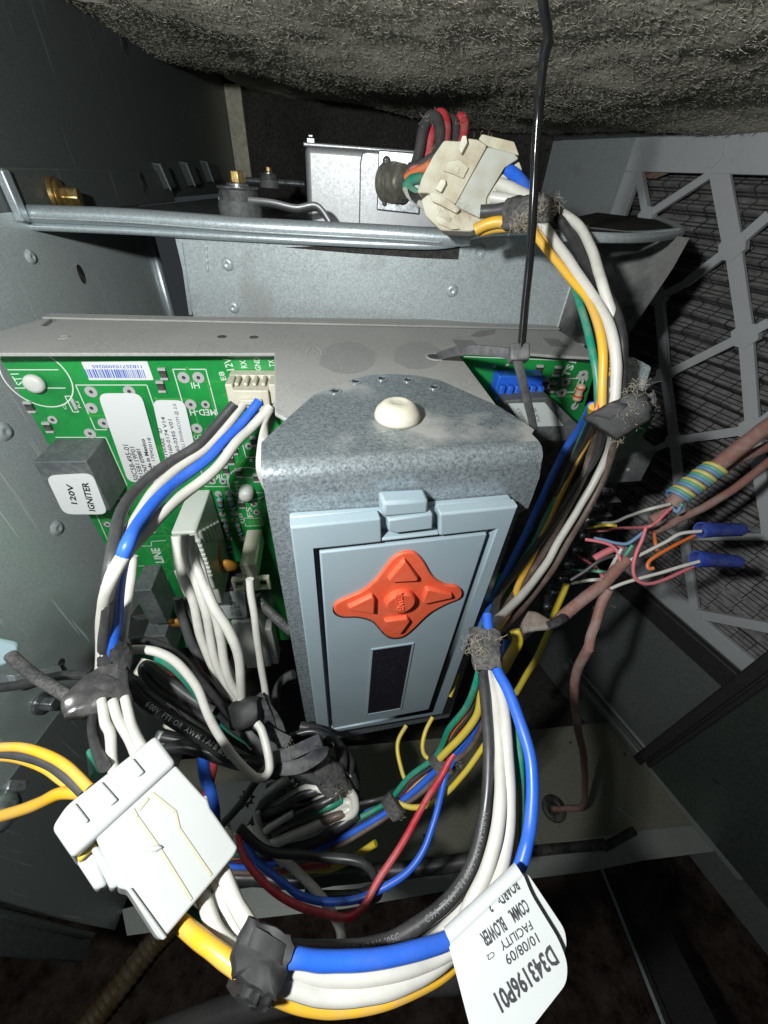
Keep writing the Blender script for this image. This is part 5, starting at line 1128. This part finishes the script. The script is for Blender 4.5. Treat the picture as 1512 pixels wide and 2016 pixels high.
# red and black loops behind the dusty plug
rl = thing('wire_loops', 'dusty red and black wire loops standing up behind the cream plug', 'wires', P(865, 290, 14))
for c, p2, ts, r in (('grey', [(815, 345), (826, 300), (832, 262), (842, 236), (853, 232), (864, 246), (866, 280), (862, 310)], [14.4, 13.6], .19), ('red', [(838, 330), (845, 280), (852, 245), (862, 228), (872, 232), (878, 260), (874, 300)], [14.6, 13.8], .2),
                     ('grey', [(866, 310), (872, 270), (880, 240), (889, 234), (897, 246), (896, 285)], [14.6, 14], .15), ('red', [(893, 300), (897, 258), (904, 234), (912, 240), (912, 268), (904, 295)], [14.6, 14], .17), ('grey', [(848, 345), (858, 318), (868, 300), (878, 290)], [14, 13.8], .2),
                     ('orange', [(800, 350), (815, 340), (835, 332), (848, 322)], [14.4, 13.6], .14), ('green', [(800, 368), (810, 355), (828, 352), (840, 358)], [14.4, 13.6], .17), ('grey', [(806, 330), (830, 322), (862, 306)], [14.3, 13.6], .16), ('pink', [(802, 345), (808, 335), (822, 330)], [14.5, 14], .1),
                     ('white', [(798, 372), (808, 388), (825, 400), (840, 412)], [14.4, 13.4], .1), ('mint', [(803, 360), (812, 372), (824, 380)], [14.4, 13.6], .1), ('black', [(800, 380), (812, 386), (824, 392)], [14.5, 13.6], .15)):
    wire(c, p2, ts, r, rl)
fluff([(842, 240, 13.8, .2), (864, 232, 13.9, .2), (905, 240, 14, .2), (850, 300, 13.7, .2)], 120, .2, rl, .2, .006)
# ---- paper flag label on the loop
M['tag'] = plastic('tag paper', (.48, .50, .50), .5, .03)
lb = thing('paper_tag', 'white folded paper tag printed D343196P01 hanging on the wire loop at lower right', 'tag', P(1000, 1850, 7.2))
LFm = facing(985, 1845, 7.1, -22, 8, 6)
q3 = lambda l, w: [LFm.px(x, y, w) for x, y in l]
G().prism(LFm, rnd(q3([(880, 1848), (895, 1838), (1020, 1712), (1030, 1722), (1045, 1760), (1100, 1850), (1117, 1895), (1115, 1935), (1025, 2050), (940, 2075), (930, 2040)], 0), .25), -.02, .02).make('front_leaf', M['tag'], lb)
G().prism(LFm, rnd(q3([(1028, 1718), (1040, 1722), (1112, 1830), (1116, 1865), (1100, 1900), (1040, 1800)], -.25), .2), -.28, -.24).make('rear_leaf', M['tag'], lb)
gg = G().tube([LFm.W(884, 1846, -.12), LFm.W(1024, 1716, -.12)], .16, 12); gg.make('folded_edge', M['tag'], lb, smooth=True)
def LT(s, a, b, c, bold=.03): return text(LFm, s, a, b, c, .03, M['ink'], lb, bold=bold)
LT('BOARD:', (1013, 1730), (975, 1765), (1022, 1752)); LT('3', (962, 1773), (957, 1777), (968, 1797)); LT('COMM.', (1032, 1769), (999, 1795), (1042, 1795)); LT('BLOWER', (987, 1805), (944, 1840), (996, 1833))
LT('FACILITY', (1042, 1812), (982, 1856), (1048, 1830), .01); LT('C2', (971, 1872), (957, 1882), (974, 1883), .01); LT('10/08/09', (1054, 1836), (992, 1882), (1059, 1858), .01)
LT('D343196P01', (1083, 1861), (971, 1958), (1096, 1900), .03)
# ---- cable tie
ct = thing('cable_tie', 'long black cable tie standing up through the tray hole toward the viewer', 'cable tie', P(1022, 697, 11))
cpts = [(1066, -60, 7.2), (1070, 10, 7.6), (1079, 70, 8.0), (1071, 118, 8.3), (1062, 200, 8.9), (1055, 300, 9.4), (1050, 400, 9.9), (1044, 500, 10.3), (1034, 600, 10.7), (1026, 690, 11.0)]
G().tube(cr([P(*p) for p in cpts], 10), .10, 10, flat=.085, up=R @ Vector((.35, 0, 1))).make('strap', plastic('glossy black nylon', (.012, .012, .013), .13, 0, bmp=0), ct, smooth=True, ang=50)
HF = facing(1022, 696, 11.1, 3, -18, 12); gg = G(); gg.box(HF, -.28, .26, -.22, .24, -.25, .2); gg.make('tie_head', plastic('dusty tie nylon', (.07, .07, .075), .45, .4, (.16, .16, .16)), ct, bevel=.06)
hm = ct.children[-1].data.materials[0]
G().tube(cr([P(*p) for p in ((858, 706, 15.0), (872, 699, 14.2), (896, 692, 13.3), (930, 689, 12.4), (970, 691, 11.7), (1005, 696, 11.2))], 8), .06, 8, flat=.15, up=Vector((0, -.3, 1))).make('tail_strap', hm, ct, smooth=True, ang=50)
G().tube(cr([P(*p) for p in ((1018, 708, 11.1), (1026, 738, 11.3), (1036, 780, 11.7), (1046, 820, 12.2), (1052, 850, 12.6))], 8), .13, 8, flat=.05, up=R @ Vector((.1, 0, 1))).make('lower_strap', hm, ct, smooth=True, ang=50)
# ================================================================== WHITE BUNCH FROM THE EDGE PLUG
hw = thing('wire_bunch', 'bunch of white wires hanging from the tall edge plug down to the black tie', 'wires', P(420, 1230, 14))
def w3(l, ts, c='white', r=.17):
    r = r*.86; wire(c, z_(3.287, 180, 950, l), ts, r, hw)
w3([(545, 340), (550, 420), (565, 520), (600, 620), (650, 740), (680, 880), (720, 1020), (780, 1180), (860, 1330), (960, 1430)], [12.0, 12.3, 13.2, 14.2])
w3([(600, 340), (610, 430), (640, 540), (690, 660), (740, 820), (770, 1000), (800, 1150), (870, 1290), (980, 1430)], [11.9, 12.1, 13, 14])
w3([(630, 345), (650, 460), (700, 600), (760, 740), (810, 860), (840, 1000), (860, 1150), (900, 1300), (980, 1420)], [12, 12, 12.8, 13.8])
w3([(650, 400), (700, 540), (730, 660), (790, 800), (870, 920), (930, 1040), (960, 1160), (965, 1300), (970, 1430)], [12.3, 12.0, 12.4, 13.6], r=.18)
w3([(640, 620), (690, 780), (760, 930), (830, 1070), (880, 1200), (930, 1320), (985, 1430)], [13.4, 13.6, 14.2], r=.15)
w3([(560, 560), (620, 700), (680, 860), (740, 1040), (800, 1200), (900, 1360)], [13.8, 14.2, 14.8], r=.16)
w3([(560, 745), (575, 840), (610, 940), (650, 1040), (720, 1160), (800, 1280), (920, 1430)], [13.0, 13.5, 14.3], 'grey', .17)
w3([(600, 750), (640, 880), (680, 1000), (720, 1100), (790, 1230), (900, 1360)], [13.4, 13.8, 14.6], 'grey', .15)
w3([(600, 800), (640, 900), (680, 1010)], [14, 14.4], 'yellow', .05)
loose('white', z_(3.287, 180, 950, [(1025, 625), (1035, 720), (1055, 860), (1080, 1040), (1100, 1200), (1125, 1350), (1140, 1430)]), [12.2, 12.8, 13.8, 14.6], 'single thin white wire hanging from the small cream plug', .125)
loose('grey', z_(3.287, 180, 950, [(1065, 730), (1110, 790), (1170, 850), (1235, 910), (1290, 960)]), [13, 13.4], 'short dark wire with print passing behind the bracket\'s left edge', .17)
wire_text('CSA 10W/CE AWM', z_(3.287, 180, 950, [(1065, 730), (1110, 790), (1170, 850), (1235, 910), (1290, 960)]), [13, 13.4], .17, .13, bpy.data.objects['wire'] if False else COL.objects[-1])
loose('grey', z_(3.287, 180, 950, [(1310, 1240), (1250, 1270), (1205, 1330), (1190, 1400), (1195, 1480)]), [16, 16.4], 'dark wire bowing out from behind the bracket near its bottom left', .18)
# tie knot and dark straps at bottom centre
kn = thing('wire_tie_knot', 'dusty black tape knot with dark straps where the left wires meet below the bracket', 'tape knot', P(560, 1460, 14))
wrap([(470, 1408, 13.6), (492, 1402, 13.5), (515, 1398, 13.5)], [26, 28, 24], [.5, .6, .5], M['tape'], kn, jit=.2, seed=21)
def strap(l, ts, wd=.22, m='blk', fl=.05): G().tube(cr(path(l, ts), 8), wd, 8, flat=fl, up=R @ Vector((.2, .5, 1))).make('strap', M[m], kn, smooth=True, ang=50)
strap([(480, 1400), (520, 1435), (548, 1452), (568, 1462)], [13.4, 13.6], .2); strap([(505, 1370), (530, 1400), (548, 1430), (560, 1470)], [13.8, 14], .18); strap([(510, 1380), (528, 1420), (540, 1465), (552, 1480)], [13.6, 13.9], .2)
strap([(538, 1492), (570, 1484), (605, 1468), (632, 1456)], [13.2, 13], .2); strap([(552, 1512), (590, 1508), (628, 1485), (634, 1470)], [13.1, 12.9], .22); strap([(480, 1440), (515, 1475), (540, 1490)], [14, 13.8], .2)
wrap([(560, 1500, 14.2), (610, 1515, 14.4), (665, 1530, 14.6)], [18, 22, 16], [.4, .45, .3], M['tape'], kn, jit=.4, seed=22)
wrap([(630, 1500, 14.3), (650, 1530, 14.5), (672, 1560, 14.7)], [20, 28, 20], [.35, .4, .3], M['felt'], kn, jit=.35, seed=23)
fluff([(640, 1470, 13.6, .3), (670, 1560, 14, .2), (570, 1470, 13.3, .2)], 60, .2, kn, .3, .006)
for l, ts, c, r in (([(640, 1450), (668, 1470), (675, 1500), (668, 1530)], [14.6, 14.8], 'black', .17), ([(655, 1460), (690, 1495), (685, 1540)], [15, 15.2], 'black', .15), ([(560, 1495), (590, 1515), (630, 1540)], [13.8, 14], 'grey', .16), ([(690, 1530), (700, 1555), (690, 1580), (660, 1590)], [15, 15], 'black', .2),
                    ([(570, 1450), (620, 1440), (660, 1465), (672, 1510)], [15, 15.2], 'black', .12), ([(590, 1430), (640, 1445), (690, 1500), (700, 1560)], [15.5, 15.8], 'black', .2)): wire(c, l, ts, r, kn)
# folded bundle of white and dark wires
fb = thing('wire_bundle', 'folded bundle of white, grey and green wires doubled back below the tape knot', 'wires', P(600, 1590, 14.5))
for l, c, r in (([(540, 1640), (600, 1615), (650, 1598), (682, 1578), (690, 1588), (670, 1604), (600, 1635), (530, 1665)], 'white', .17), ([(520, 1600), (560, 1575), (600, 1555), (640, 1552), (668, 1562)], 'white', .17), ([(505, 1590), (545, 1560), (580, 1535)], 'grey', .16), ([(500, 1612), (550, 1590), (600, 1562), (650, 1550)], 'grey', .16),
                ([(510, 1628), (560, 1612), (620, 1588), (655, 1570), (672, 1552)], 'black', .18), ([(540, 1620), (600, 1600), (640, 1590), (672, 1575)], 'green', .15), ([(535, 1648), (590, 1632), (650, 1612), (688, 1598)], 'brown', .15), ([(525, 1660), (590, 1648), (650, 1625), (694, 1600), (698, 1575), (690, 1560)], 'white', .15), ([(508, 1575), (540, 1550), (570, 1528)], 'white', .13),
                ([(490, 1660), (530, 1630), (580, 1600)], 'white', .12), ([(660, 1590), (720, 1580), (760, 1570)], 'grey', .07), ([(520, 1670), (600, 1655), (660, 1630), (705, 1600)], 'black', .2)): wire(c, l, [15.0, 14.6, 14.2, 14.4], r, fb)
loose('white', [(505, 1625), (520, 1660), (545, 1685), (580, 1712), (620, 1750), (650, 1790), (670, 1830), (668, 1868), (655, 1905)], [14, 13.2, 12.5, 11.8, 11], 'white wire dropping from the folded bundle behind the blue loop', .14)
loose('white', [(505, 1600), (515, 1640), (540, 1680), (560, 1700)], [14.6, 14.4], 'short white wire crossing just below the hanging tag', .13)
loose('black', [(470, 1630), (520, 1672), (590, 1683), (660, 1690), (715, 1700), (742, 1730), (745, 1760), (725, 1768), (690, 1765)], [12.6, 12.8, 12.6], 'black wire curling round above the red and blue wires', .14)
loose('black', [(600, 1762), (650, 1765), (700, 1762), (735, 1750)], [13.2, 13], 'dark return of a wire under the curl', .15)
rd = [(470, 1640), (478, 1680), (500, 1715), (540, 1755), (590, 1785), (640, 1800), (685, 1806), (712, 1790), (728, 1765), (750, 1725), (790, 1665), (820, 1610), (845, 1565), (868, 1530), (890, 1490), (920, 1450), (950, 1415)]
loose('red', rd, [12.6, 11.8, 11.4, 11.4, 12, 12.8, 13.6, 14], 'red wire drooping low at centre and climbing to the taped bundle', .105)
loose('blue', [(480, 1660), (510, 1700), (560, 1740), (590, 1762), (650, 1775), (720, 1765), (790, 1725), (830, 1680), (855, 1620), (868, 1570), (880, 1520), (905, 1480), (945, 1440)], [13, 12.2, 11.8, 11.8, 12.2, 12.8, 13.6, 14], 'blue wire drooping beside the red one and climbing to the taped bundle', .105)
# left dark mass
loose('black', [(250, 1345), (290, 1385), (350, 1425), (410, 1460), (470, 1498), (530, 1500)], [12.6, 13, 13.6], 'black wire with white print running diagonally below the white loop', .21)
wire_text('600V FT1 OR AWM I A/B 105C 600V', [(250, 1345), (290, 1385), (350, 1425), (410, 1460), (470, 1498), (530, 1500)], [12.6, 13, 13.6], .21, .15, COL.objects[-1], M['silk'], start=.9)
loose('black', [(300, 1490), (350, 1470), (410, 1480), (470, 1500), (540, 1515)], [13.6, 14], 'thick black wire passing behind the top of the white plug', .22)
loose('black', [(320, 1450), (370, 1462), (430, 1488), (500, 1498), (560, 1500)], [14.4, 14.6], 'black wire just above the thick one behind the white plug', .18)
loose('red', [(285, 1330), (320, 1332), (355, 1330), (385, 1345), (412, 1372)], [14.2, 14], 'short red wire arching beside the white loop', .17)
loose('grey', [(420, 1400), (370, 1370), (330, 1340), (300, 1315), (288, 1310), (284, 1322), (300, 1345), (350, 1382), (420, 1425)], [13.4, 13.2, 13.6], 'dark wire doubling back in a tight hairpin left of the white loop', .17)
sp = thing('spade_terminal', 'pale insulated terminal at the end of the short red wire', 'terminal', P(290, 1320, 14.6))
F = facing(300, 1318, 14.8, -20, 0, 10); G().box(F, -.5, .9, -.35, .35, -.3, .2).make('terminal_body', M['cream'], sp, bevel=.08)
for l, c, ts, r, lab in (([(400, 1385), (415, 1440), (420, 1500), (408, 1560)], 'red', [16, 16], .2, 'dark red wire standing in the shade left of the hanging tag'), ([(395, 1400), (400, 1460), (402, 1520), (418, 1570), (425, 1640)], 'blue', [15.8, 15.6], .22, 'dark blue wire in the shade left of the hanging tag'),
                        ([(425, 1450), (465, 1490), (520, 1520), (560, 1530)], 'black', [15, 15], .15, 'black wire in the shade above the hanging tag'), ([(440, 1430), (470, 1440), (500, 1470)], 'white', [15.2, 15], .14, 'short white wire end under the black straps')):
    loose(c, l, ts, lab, r)
mb = thing('metal_clip_box', 'pale clip block half hidden behind the black wires left of centre', 'clip', P(375, 1400, 16))
F = facing(365, 1410, 16.5, -15, 0, 10); G().box(F, -.6, .7, -.6, .5, -.5, .2).make('clip_body', M['cream'], mb, bevel=.08); G().box(F, -.7, .2, -1.4, -.7, -.5, .25).make('clip_foot', M['alu'], mb, bevel=.08)
# hanging tag with a logo blot
tg = thing('wire_tag', 'white tag with a small black emblem among the dark wires at centre left', 'tag', P(480, 1590, 13))
F = facing(475, 1590, 13.2, -10, 5, 0); q4 = lambda l: [F.px(x, y, 0) for x, y in l]
G().prism(F, rnd(q4([(424, 1545), (440, 1538), (512, 1538), (526, 1545), (500, 1600), (478, 1640), (468, 1645), (440, 1620)]), .15), -.02, .02).make('tag_sheet', M['sheetd'], tg)
random.seed(5); gg = G(); cx, cy = F.px(486, 1572, .03)
star = []
for i in range(18): a = 2*math.pi*i/18; r_ = .28*(1 if i % 2 else .62); star.append((cx+r_*math.cos(a), cy+r_*math.sin(a)*1.1))
gg.prism(F, star, .02, .03); gg.make('emblem', M['ink'], tg)
gg = G().ring(F, cx, cy, .07, .12, .031, .035, 12).make('emblem_mark', M['sheetd'], tg)
text(F, 'SO-H02', (462, 1650), (450, 1612), (455, 1652), .03, M['ink'], tg)
loose('black', [(530, 1505), (500, 1545), (468, 1590), (435, 1625)], [12.6, 12.6], 'thin black wire crossing in front of the hanging tag', .12)
random.seed(21)
for i in range(12):
    y0 = 1600+i*7; c = ('white', 'grey', 'black')[i % 3]
    wire(c, [(490+i*3, y0+8), (540+i*2, y0-18-i), (595, 1590-i*4+random.uniform(-8, 8)), (640+i*3, 1560-i*3+random.uniform(-8, 8)), (680+i*2, 1545+i*4)], [15.2+.1*i, 14.8, 14.6], random.choice((.07, .09, .11)), fb)
for i in range(9):
    c = ('black', 'grey', 'black', 'white')[i % 4]; dx = random.uniform(-14, 14)
    wire(c, [(290+i*6, 1290+i*13), (340+i*5+dx, 1340+i*12), (400+dx, 1395+i*10), (460, 1450+i*7), (530+i*4, 1500+i*3)], [15.2, 15.0, 15.4], random.choice((.09, .12, .14)), fb)
for i in range(16):
    c = ('black', 'white', 'grey', 'black')[i % 4]; a0 = random.uniform(0, 40)
    wire(c, [(470+a0, 1520+i*8), (530+a0*.6, 1500+i*7), (590+random.uniform(-15, 15), 1490+i*6), (640+random.uniform(-15, 15), 1500+i*5), (672+random.uniform(-20, 25), 1530+i*5), (690+random.uniform(-25, 30), 1570+i*3)], [15.6, 15.2, 14.9, 15.2], random.choice((.055, .07, .09)), fb)
M['faint'] = plastic('faint print', (.30, .29, .27), .6, 0, bmp=0)
wp = [(380, 1735), (400, 1765), (420, 1820), (445, 1855), (490, 1890)]
wire_text('AWM 600V 105C CSA TR64 FT1', [(567, 1940), (638, 1958), (717, 1956), (785, 1938), (860, 1902)], [6.6, 6.7, 6.9, 7.2], .143, .08, hB, M['faint'])
wire_text('AWM 105C 600V CSA FT1 AWM 105C 600V', [(979, 1638), (985, 1572), (985, 1506), (981, 1441), (970, 1375), (958, 1314)], [8.9, 9.3, 10, 10.9], .143, .08, hB, M['faint'])
# ---- coloured bundle on the floor side
hc = thing('wire_harness', 'bundle of yellow, blue, red, green and orange wires taped twice below the keypad unit', 'wire harness', P(800, 1560, 14.5))
T6 = [(868, 1498), (775, 1582)]
cb = [('green', -16, .15), ('grey', -9, .15), ('lemon', -2, .17), ('blue', 5, .17), ('red', 11, .15), ('brown', 15, .13), ('orange', -12, .13), ('lemon', 2, .14), ('blue', 9, .13), ('red', -6, .12)]
for i, (c, o_, r) in enumerate(cb):
    dz = .25*((i*7) % 5-2)*.6; s_ = o_*1.0
    e = [(400, 1700+o_*1.0), (500, 1700+o_*1.2), (590, 1680+o_*1.2), (660, 1650+o_*1.2), (720, 1620+o_), (775+o_*.5, 1584+o_*.6), (822+o_*.8, 1542+o_), (868+o_*.6, 1500+o_*.7), (905+o_*1.3, 1455+o_*1.2), (935+o_*1.2, 1405+o_*.6), (950+o_*.9, 1350), (955+o_*.5, 1300), (957+o_*.3, 1255)]
    r *= .66; wire(c, e, [15.6+dz, 15.4+dz, 15+dz, 14.8+dz, 14.6+dz*.5, 14.6+dz*.5, 14.2+dz, 13+dz, 11.8+dz, 11.2], r, hc)
wire('lemon', [(800, 1428), (785, 1455), (783, 1480), (792, 1520), (800, 1550), (782, 1580)], [16.5, 15.8, 15], .085, hc); wire('lemon', [(852, 1412), (838, 1440), (832, 1470), (840, 1490), (866, 1500)], [16.2, 15.4], .085, hc)
wire('lemon', [(778, 1578), (810, 1590), (845, 1584), (880, 1560), (910, 1528), (935, 1495), (955, 1465)], [14.4, 13.6, 13], .095, hc); wire('lemon', [(945, 1310), (948, 1360), (938, 1410), (905, 1455), (866, 1492)], [11.4, 12.4, 13.6], .12, hc)
wire('lemon', [(960, 1300), (985, 1320), (1005, 1290), (1018, 1262), (1012, 1240)], [12.2, 12.6], .17, hc); wire('blue', [(965, 1310), (990, 1290), (996, 1260)], [12.6, 12.8], .16, hc); wire('red', [(975, 1320), (1000, 1300), (1008, 1270)], [13, 13.2], .12, hc)
for (a, sd) in ((((890, 1522, 13.9), (870, 1503, 13.9), (852, 1486, 14.0)), 31), (((790, 1600, 14.3), (776, 1582, 14.3), (766, 1565, 14.4)), 32)):
    A_, B_, C_ = a
for (cx, cy, t, hw_, sd) in ((871, 1503, 14.0, 25, 31), (777, 1584, 14.4, 22, 32)):
    wrap([(cx+9, cy-9, t), (cx, cy, t), (cx-9, cy+9, t)], [hw_, hw_+2, hw_], [.42, .46, .42], M['felt'], hc, jit=.08, seed=sd)
fluff([(900, 1505, 13.6, .12), (785, 1605, 14, .1)], 40, .1, hc, .25, .006)
lo = [('lemon', 0, .17), ('lemon', 8, .15), ('black', 14, .15), ('blue', -4, .15), ('red', 18, .13), ('orange', 5, .13), ('lemon', 24, .12)]
for i, (c, o_, r) in enumerate(lo): wire(c, [(380, 1660+o_), (450, 1672+o_), (540, 1672+o_), (620, 1655+o_), (700, 1612+o_*.8), (765, 1585+o_*.4)], [16.2, 15.8, 15.2, 14.7], r*.75, hc)
wire('lemon', [(560, 1715), (620, 1712), (665, 1705), (740, 1660)], [15.8, 15.4], .13, hc); wire('red', [(480, 1705), (560, 1712), (650, 1698)], [15.9, 15.6], .12, hc)
loose('black', [(380, 1722), (500, 1728), (600, 1732), (760, 1715), (900, 1700), (985, 1690)], [17, 17.4], 'black cable lying along the front of the khaki floor', .3, 'cable')
# ================================================================== THERMOSTAT CABLES ON THE RIGHT
def z6(l): return z_(3.273, 1050, 800, l)
def cable(l, ts, lab, r=.42, c='cable', cat='cable'): return loose(c, z6(l), ts, lab, r, cat, 'thermostat_cable', wob=.03)
cable([(1600, 70), (1512, 130), (1400, 215), (1290, 300), (1180, 385), (1080, 450), (980, 530), (920, 600), (890, 640)], [15, 15.5, 16], 'thick brown cable with coloured wires wound round it, from the right edge', .30)
cable([(1600, 225), (1512, 262), (1400, 310), (1300, 355), (1210, 415)], [16.4, 16.2], 'brown cable splitting off just under the thick one at the right edge', .20)
cable([(1600, 300), (1512, 360), (1400, 450), (1250, 560), (1100, 650), (960, 720), (860, 770), (760, 812)], [16.5, 17], 'long thin brown cable running diagonally from the right edge', .17)
cable([(600, 990), (560, 1030), (500, 1090), (420, 1170), (330, 1240), (240, 1310), (165, 1375)], [15.6, 15.4, 15.2], 'speckled brown cable slanting down left across the others', .23)
cable([(485, 1180), (450, 1250), (420, 1330), (395, 1410), (370, 1480), (355, 1560)], [15.4, 15.8], 'brown cable hanging straight down from the red and white wire junction', .19)
loose('cable', [(1158, 1275), (1138, 1320), (1130, 1370), (1138, 1430), (1150, 1500), (1152, 1560), (1146, 1588), (1120, 1592), (1092, 1592)], [15.8, 18, 22, 27, 31.3], 'dark end of the brown cable dropping into the floor grommet', .20, 'cable', 'thermostat_cable')
loose('cable', z6([(760, 735), (830, 700), (890, 650)]), [16.2, 16.0], 'stripped end of brown sheath lying beside the red wire', .20, 'cable', 'cable_sheath')
loose('pink', z6([(395, 985), (450, 950), (520, 915), (570, 905)]), [16.6, 16.4], 'short pinkish cable stub pointing down left', .15, 'cable', 'cable_stub')
cw = thing('wire_wrap', 'blue, green and yellow wires coiled round the thick brown cable', 'wires', P(1370, 935, 15.5))
Aw = P(*z6([(905, 600)])[0], 15.95); Bw = P(*z6([(1165, 400)])[0], 15.45); dw = (Bw-Aw).normalized(); n1 = dw.cross(Vector((0, 0, 1))).normalized(); n2 = dw.cross(n1)
for k, (c, ph) in enumerate((('lightblue', .0), ('mint', .34), ('paleyellow', .68))):
    pts = [Aw+(Bw-Aw)*(i/150*1.0+ph*.21)+(n1*math.cos(i/150*2*math.pi*4+2.2)+n2*math.sin(i/150*2*math.pi*4+2.2))*(.37+.02*math.sin(i*.13+k)) for i in range(151)]
    o = G().tube(pts, .075, 8).make('coiled_wire', M[c], cw, smooth=True, label={'lightblue': 'light blue', 'mint': 'green', 'paleyellow': 'yellow'}[c]+' coiled wire')
wire('mint', z6([(890, 640), (905, 670), (945, 660), (955, 625)]), [15.8, 15.6], .07, cw); wire('lightblue', z6([(895, 655), (925, 680), (950, 645)]), [15.7, 15.5], .07, cw)
tw = [('white', [(380, 752), (450, 752), (530, 745), (620, 705), (740, 665), (880, 630)], 'white wire arching from the terminal strip up to the coiled cable'), ('lemon', [(330, 790), (400, 775), (470, 765), (530, 770)], 'short yellow wire into the terminal strip'),
      ('pink', [(340, 805), (450, 800), (560, 785), (720, 778), (790, 750), (850, 690), (890, 655)], 'upper red wire from the terminal strip to the coiled cable'), ('pink', [(335, 858), (420, 870), (490, 890), (530, 920), (550, 960), (560, 1000)], 'red wire curving down into the speckled cable end'),
      ('lightblue', [(390, 848), (450, 860), (530, 880), (600, 885), (660, 850), (710, 810)], 'light blue wire crossing behind the red ones'), ('pink', [(275, 955), (340, 995), (400, 1035), (440, 1085), (465, 1140), (485, 1180)], 'lower red wire running from the strip to the hanging cable'),
      ('mint', [(240, 1052), (320, 1058), (400, 1062), (460, 1068)], 'short green wire into the lower terminal strip'), ('white', [(190, 1158), (270, 1138), (350, 1122), (440, 1115)], 'white wire into the lowest terminal'),
      ('white', [(605, 1000), (680, 960), (760, 920), (860, 870), (950, 820), (1080, 805)], 'white wire rising to the upper blue wire nut'), ('orange', [(1080, 810), (1000, 850), (920, 890), (830, 940), (760, 985), (735, 1020), (745, 1045), (775, 1042)], 'orange wire looping from the upper blue wire nut'),
      ('orange', [(780, 820), (785, 870), (798, 930)], 'short orange wire standing below the brown cable'), ('white', [(495, 1175), (580, 1140), (700, 1105), (830, 1070), (940, 1035), (1070, 1000)], 'white wire rising to the lower blue wire nut'),
      ('pink', [(1085, 985), (1030, 1030), (950, 1070), (850, 1115), (760, 1142), (700, 1138), (655, 1100), (645, 1030), (665, 940), (700, 860), (725, 780)], 'red wire making a wide bend from the lower blue wire nut'), ('mint', [(580, 985), (600, 950), (640, 895)], 'short green wire beside the speckled cable end'),
      ('white', [(490, 1060), (520, 1000), (570, 915)], 'short white wire rising from the speckled cable'), ('grey', [(600, 900), (660, 860), (740, 800)], 'dark grey wire end by the light blue wire'), ('grey', [(240, 1120), (320, 1070), (420, 1000), (520, 960)], 'dim grey wire behind the green one')]
def dep(x, y, w): return -(R.transposed() @ BF.W(x, y, w)).z
for c, l, lab in tw:
    pl6 = z6(l); t0_ = [15.9, 15.6, 15.4] if 'nut' not in lab else [15.5, 15.2, 15]
    if any(k in lab for k in ('strip', 'terminal')): d0 = dep(*pl6[0], 1.8); t0_ = [d0, (d0+15.6)/2, 15.6, 15.5]
    if 'diagonal' in lab: pass
    loose(c, pl6, t0_, lab, .068)
def nut(a, b, lab, r0, r1):
    A = P(*a); B = P(*b); d = B-A; F = Fr(A, d.cross(Vector((0, 0, 1))), d.cross(d.cross(Vector((0, 0, 1))))); F = Fr(A, F.x, F.y)
    if F.z.dot(d) < 0: F = Fr(A, F.x, -F.y)
    t = thing('wire_nut', lab, 'wire nut', A, 'blue wire nuts on the thermostat wires'); l = d.length; n = 36; vs = []; fs = []
    prof = [(r0*.8, .25), (r0*.82, 0), (r0*.98, 0), (r0, .08), (r0, l*.2), (r0*.93, l*.22), (r1*1.02, l*.92), (r1*.85, l), (.02, l)]
    for (r, w_) in prof:
        for i in range(n):
            k = 1+(.05 if (i % 3 == 0 and l*.21 < w_ < l*.99) else 0); vs.append(F.pt(r*k*math.cos(2*math.pi*i/n), r*k*math.sin(2*math.pi*i/n), w_))
    for j in range(len(prof)-1): fs += [(j*n+i, j*n+(i+1)%n, (j+1)*n+(i+1)%n, (j+1)*n+i) for i in range(n)]
    G().add(vs, fs).make('cap', M['nut'], t, smooth=True, ang=40)
nut((1379, 1043, 15), (1462, 1043, 15.4), 'upper blue wire nut joining a white and an orange wire', .30, .24)
nut((1370, 1100, 15), (1456, 1106, 15.4), 'lower blue wire nut joining a white and a red wire', .31, .24)
fluff([z6([(x, y)])[0]+(15.2, .3) for x, y in ((880, 690), (420, 1170), (540, 1040), (430, 1300), (230, 1330), (860, 770), (440, 1085))], 90, .3, cw, .25, .006)
# small extras: bracket lug right of the tray, dim crimp, low yellow wire
lg = thing('metal_lug', 'small dusty galvanised lug sticking out right of the taped wires', 'bracket', P(1250, 740, 11.8))
F = facing(1250, 735, 12, -10, -20, 10); G().prism(F, rnd([F.px(x, y, 0) for x, y in ((1228, 705), (1246, 703), (1282, 723), (1272, 755), (1262, 780), (1232, 770))], .08), -.06, .06).make('lug_plate', M['galv_front'], lg, bevel=.03)
fluff([(1245, 725, 11.7, .2), (1230, 710, 11.7, .15)], 60, .2, lg, .2, .007)
cr_ = thing('crimp_sleeve', 'dusty translucent crimp sleeve below the terminal strip', 'sleeve', P(1040, 1235, 14.5))
F = facing(1040, 1232, 14.8, -8, 0, 15); G().prism(F, rnd([F.px(x, y, 0) for x, y in ((985, 1215), (1020, 1200), (1055, 1205), (1084, 1222), (1078, 1240), (1050, 1242), (1030, 1262), (1005, 1262))], .1), -.3, .25).make('sleeve_body', plastic('dusty tan nylon', (.17, .13, .105), .6, .3), cr_, bevel=.12)
G().tube(cr([P(1078, 1232, 14.5), P(1095, 1225, 14.6), P(1110, 1215, 14.8)]), .16, 8).make('crimp_barrel', M['blk'], cr_, smooth=True)
loose('lemon', [(1115, 1150), (1095, 1200), (1075, 1255), (1055, 1300), (1030, 1340), (1015, 1365)], [19, 20, 21], 'dim yellow wire hanging in the shade right of the fuzzy tape', .16)
loose('lemon', [(885, 1370), (895, 1345), (905, 1310)], [17, 17], 'thin yellow wire end showing at the module\'s lower right edge'.replace('module', 'keypad'), .12)
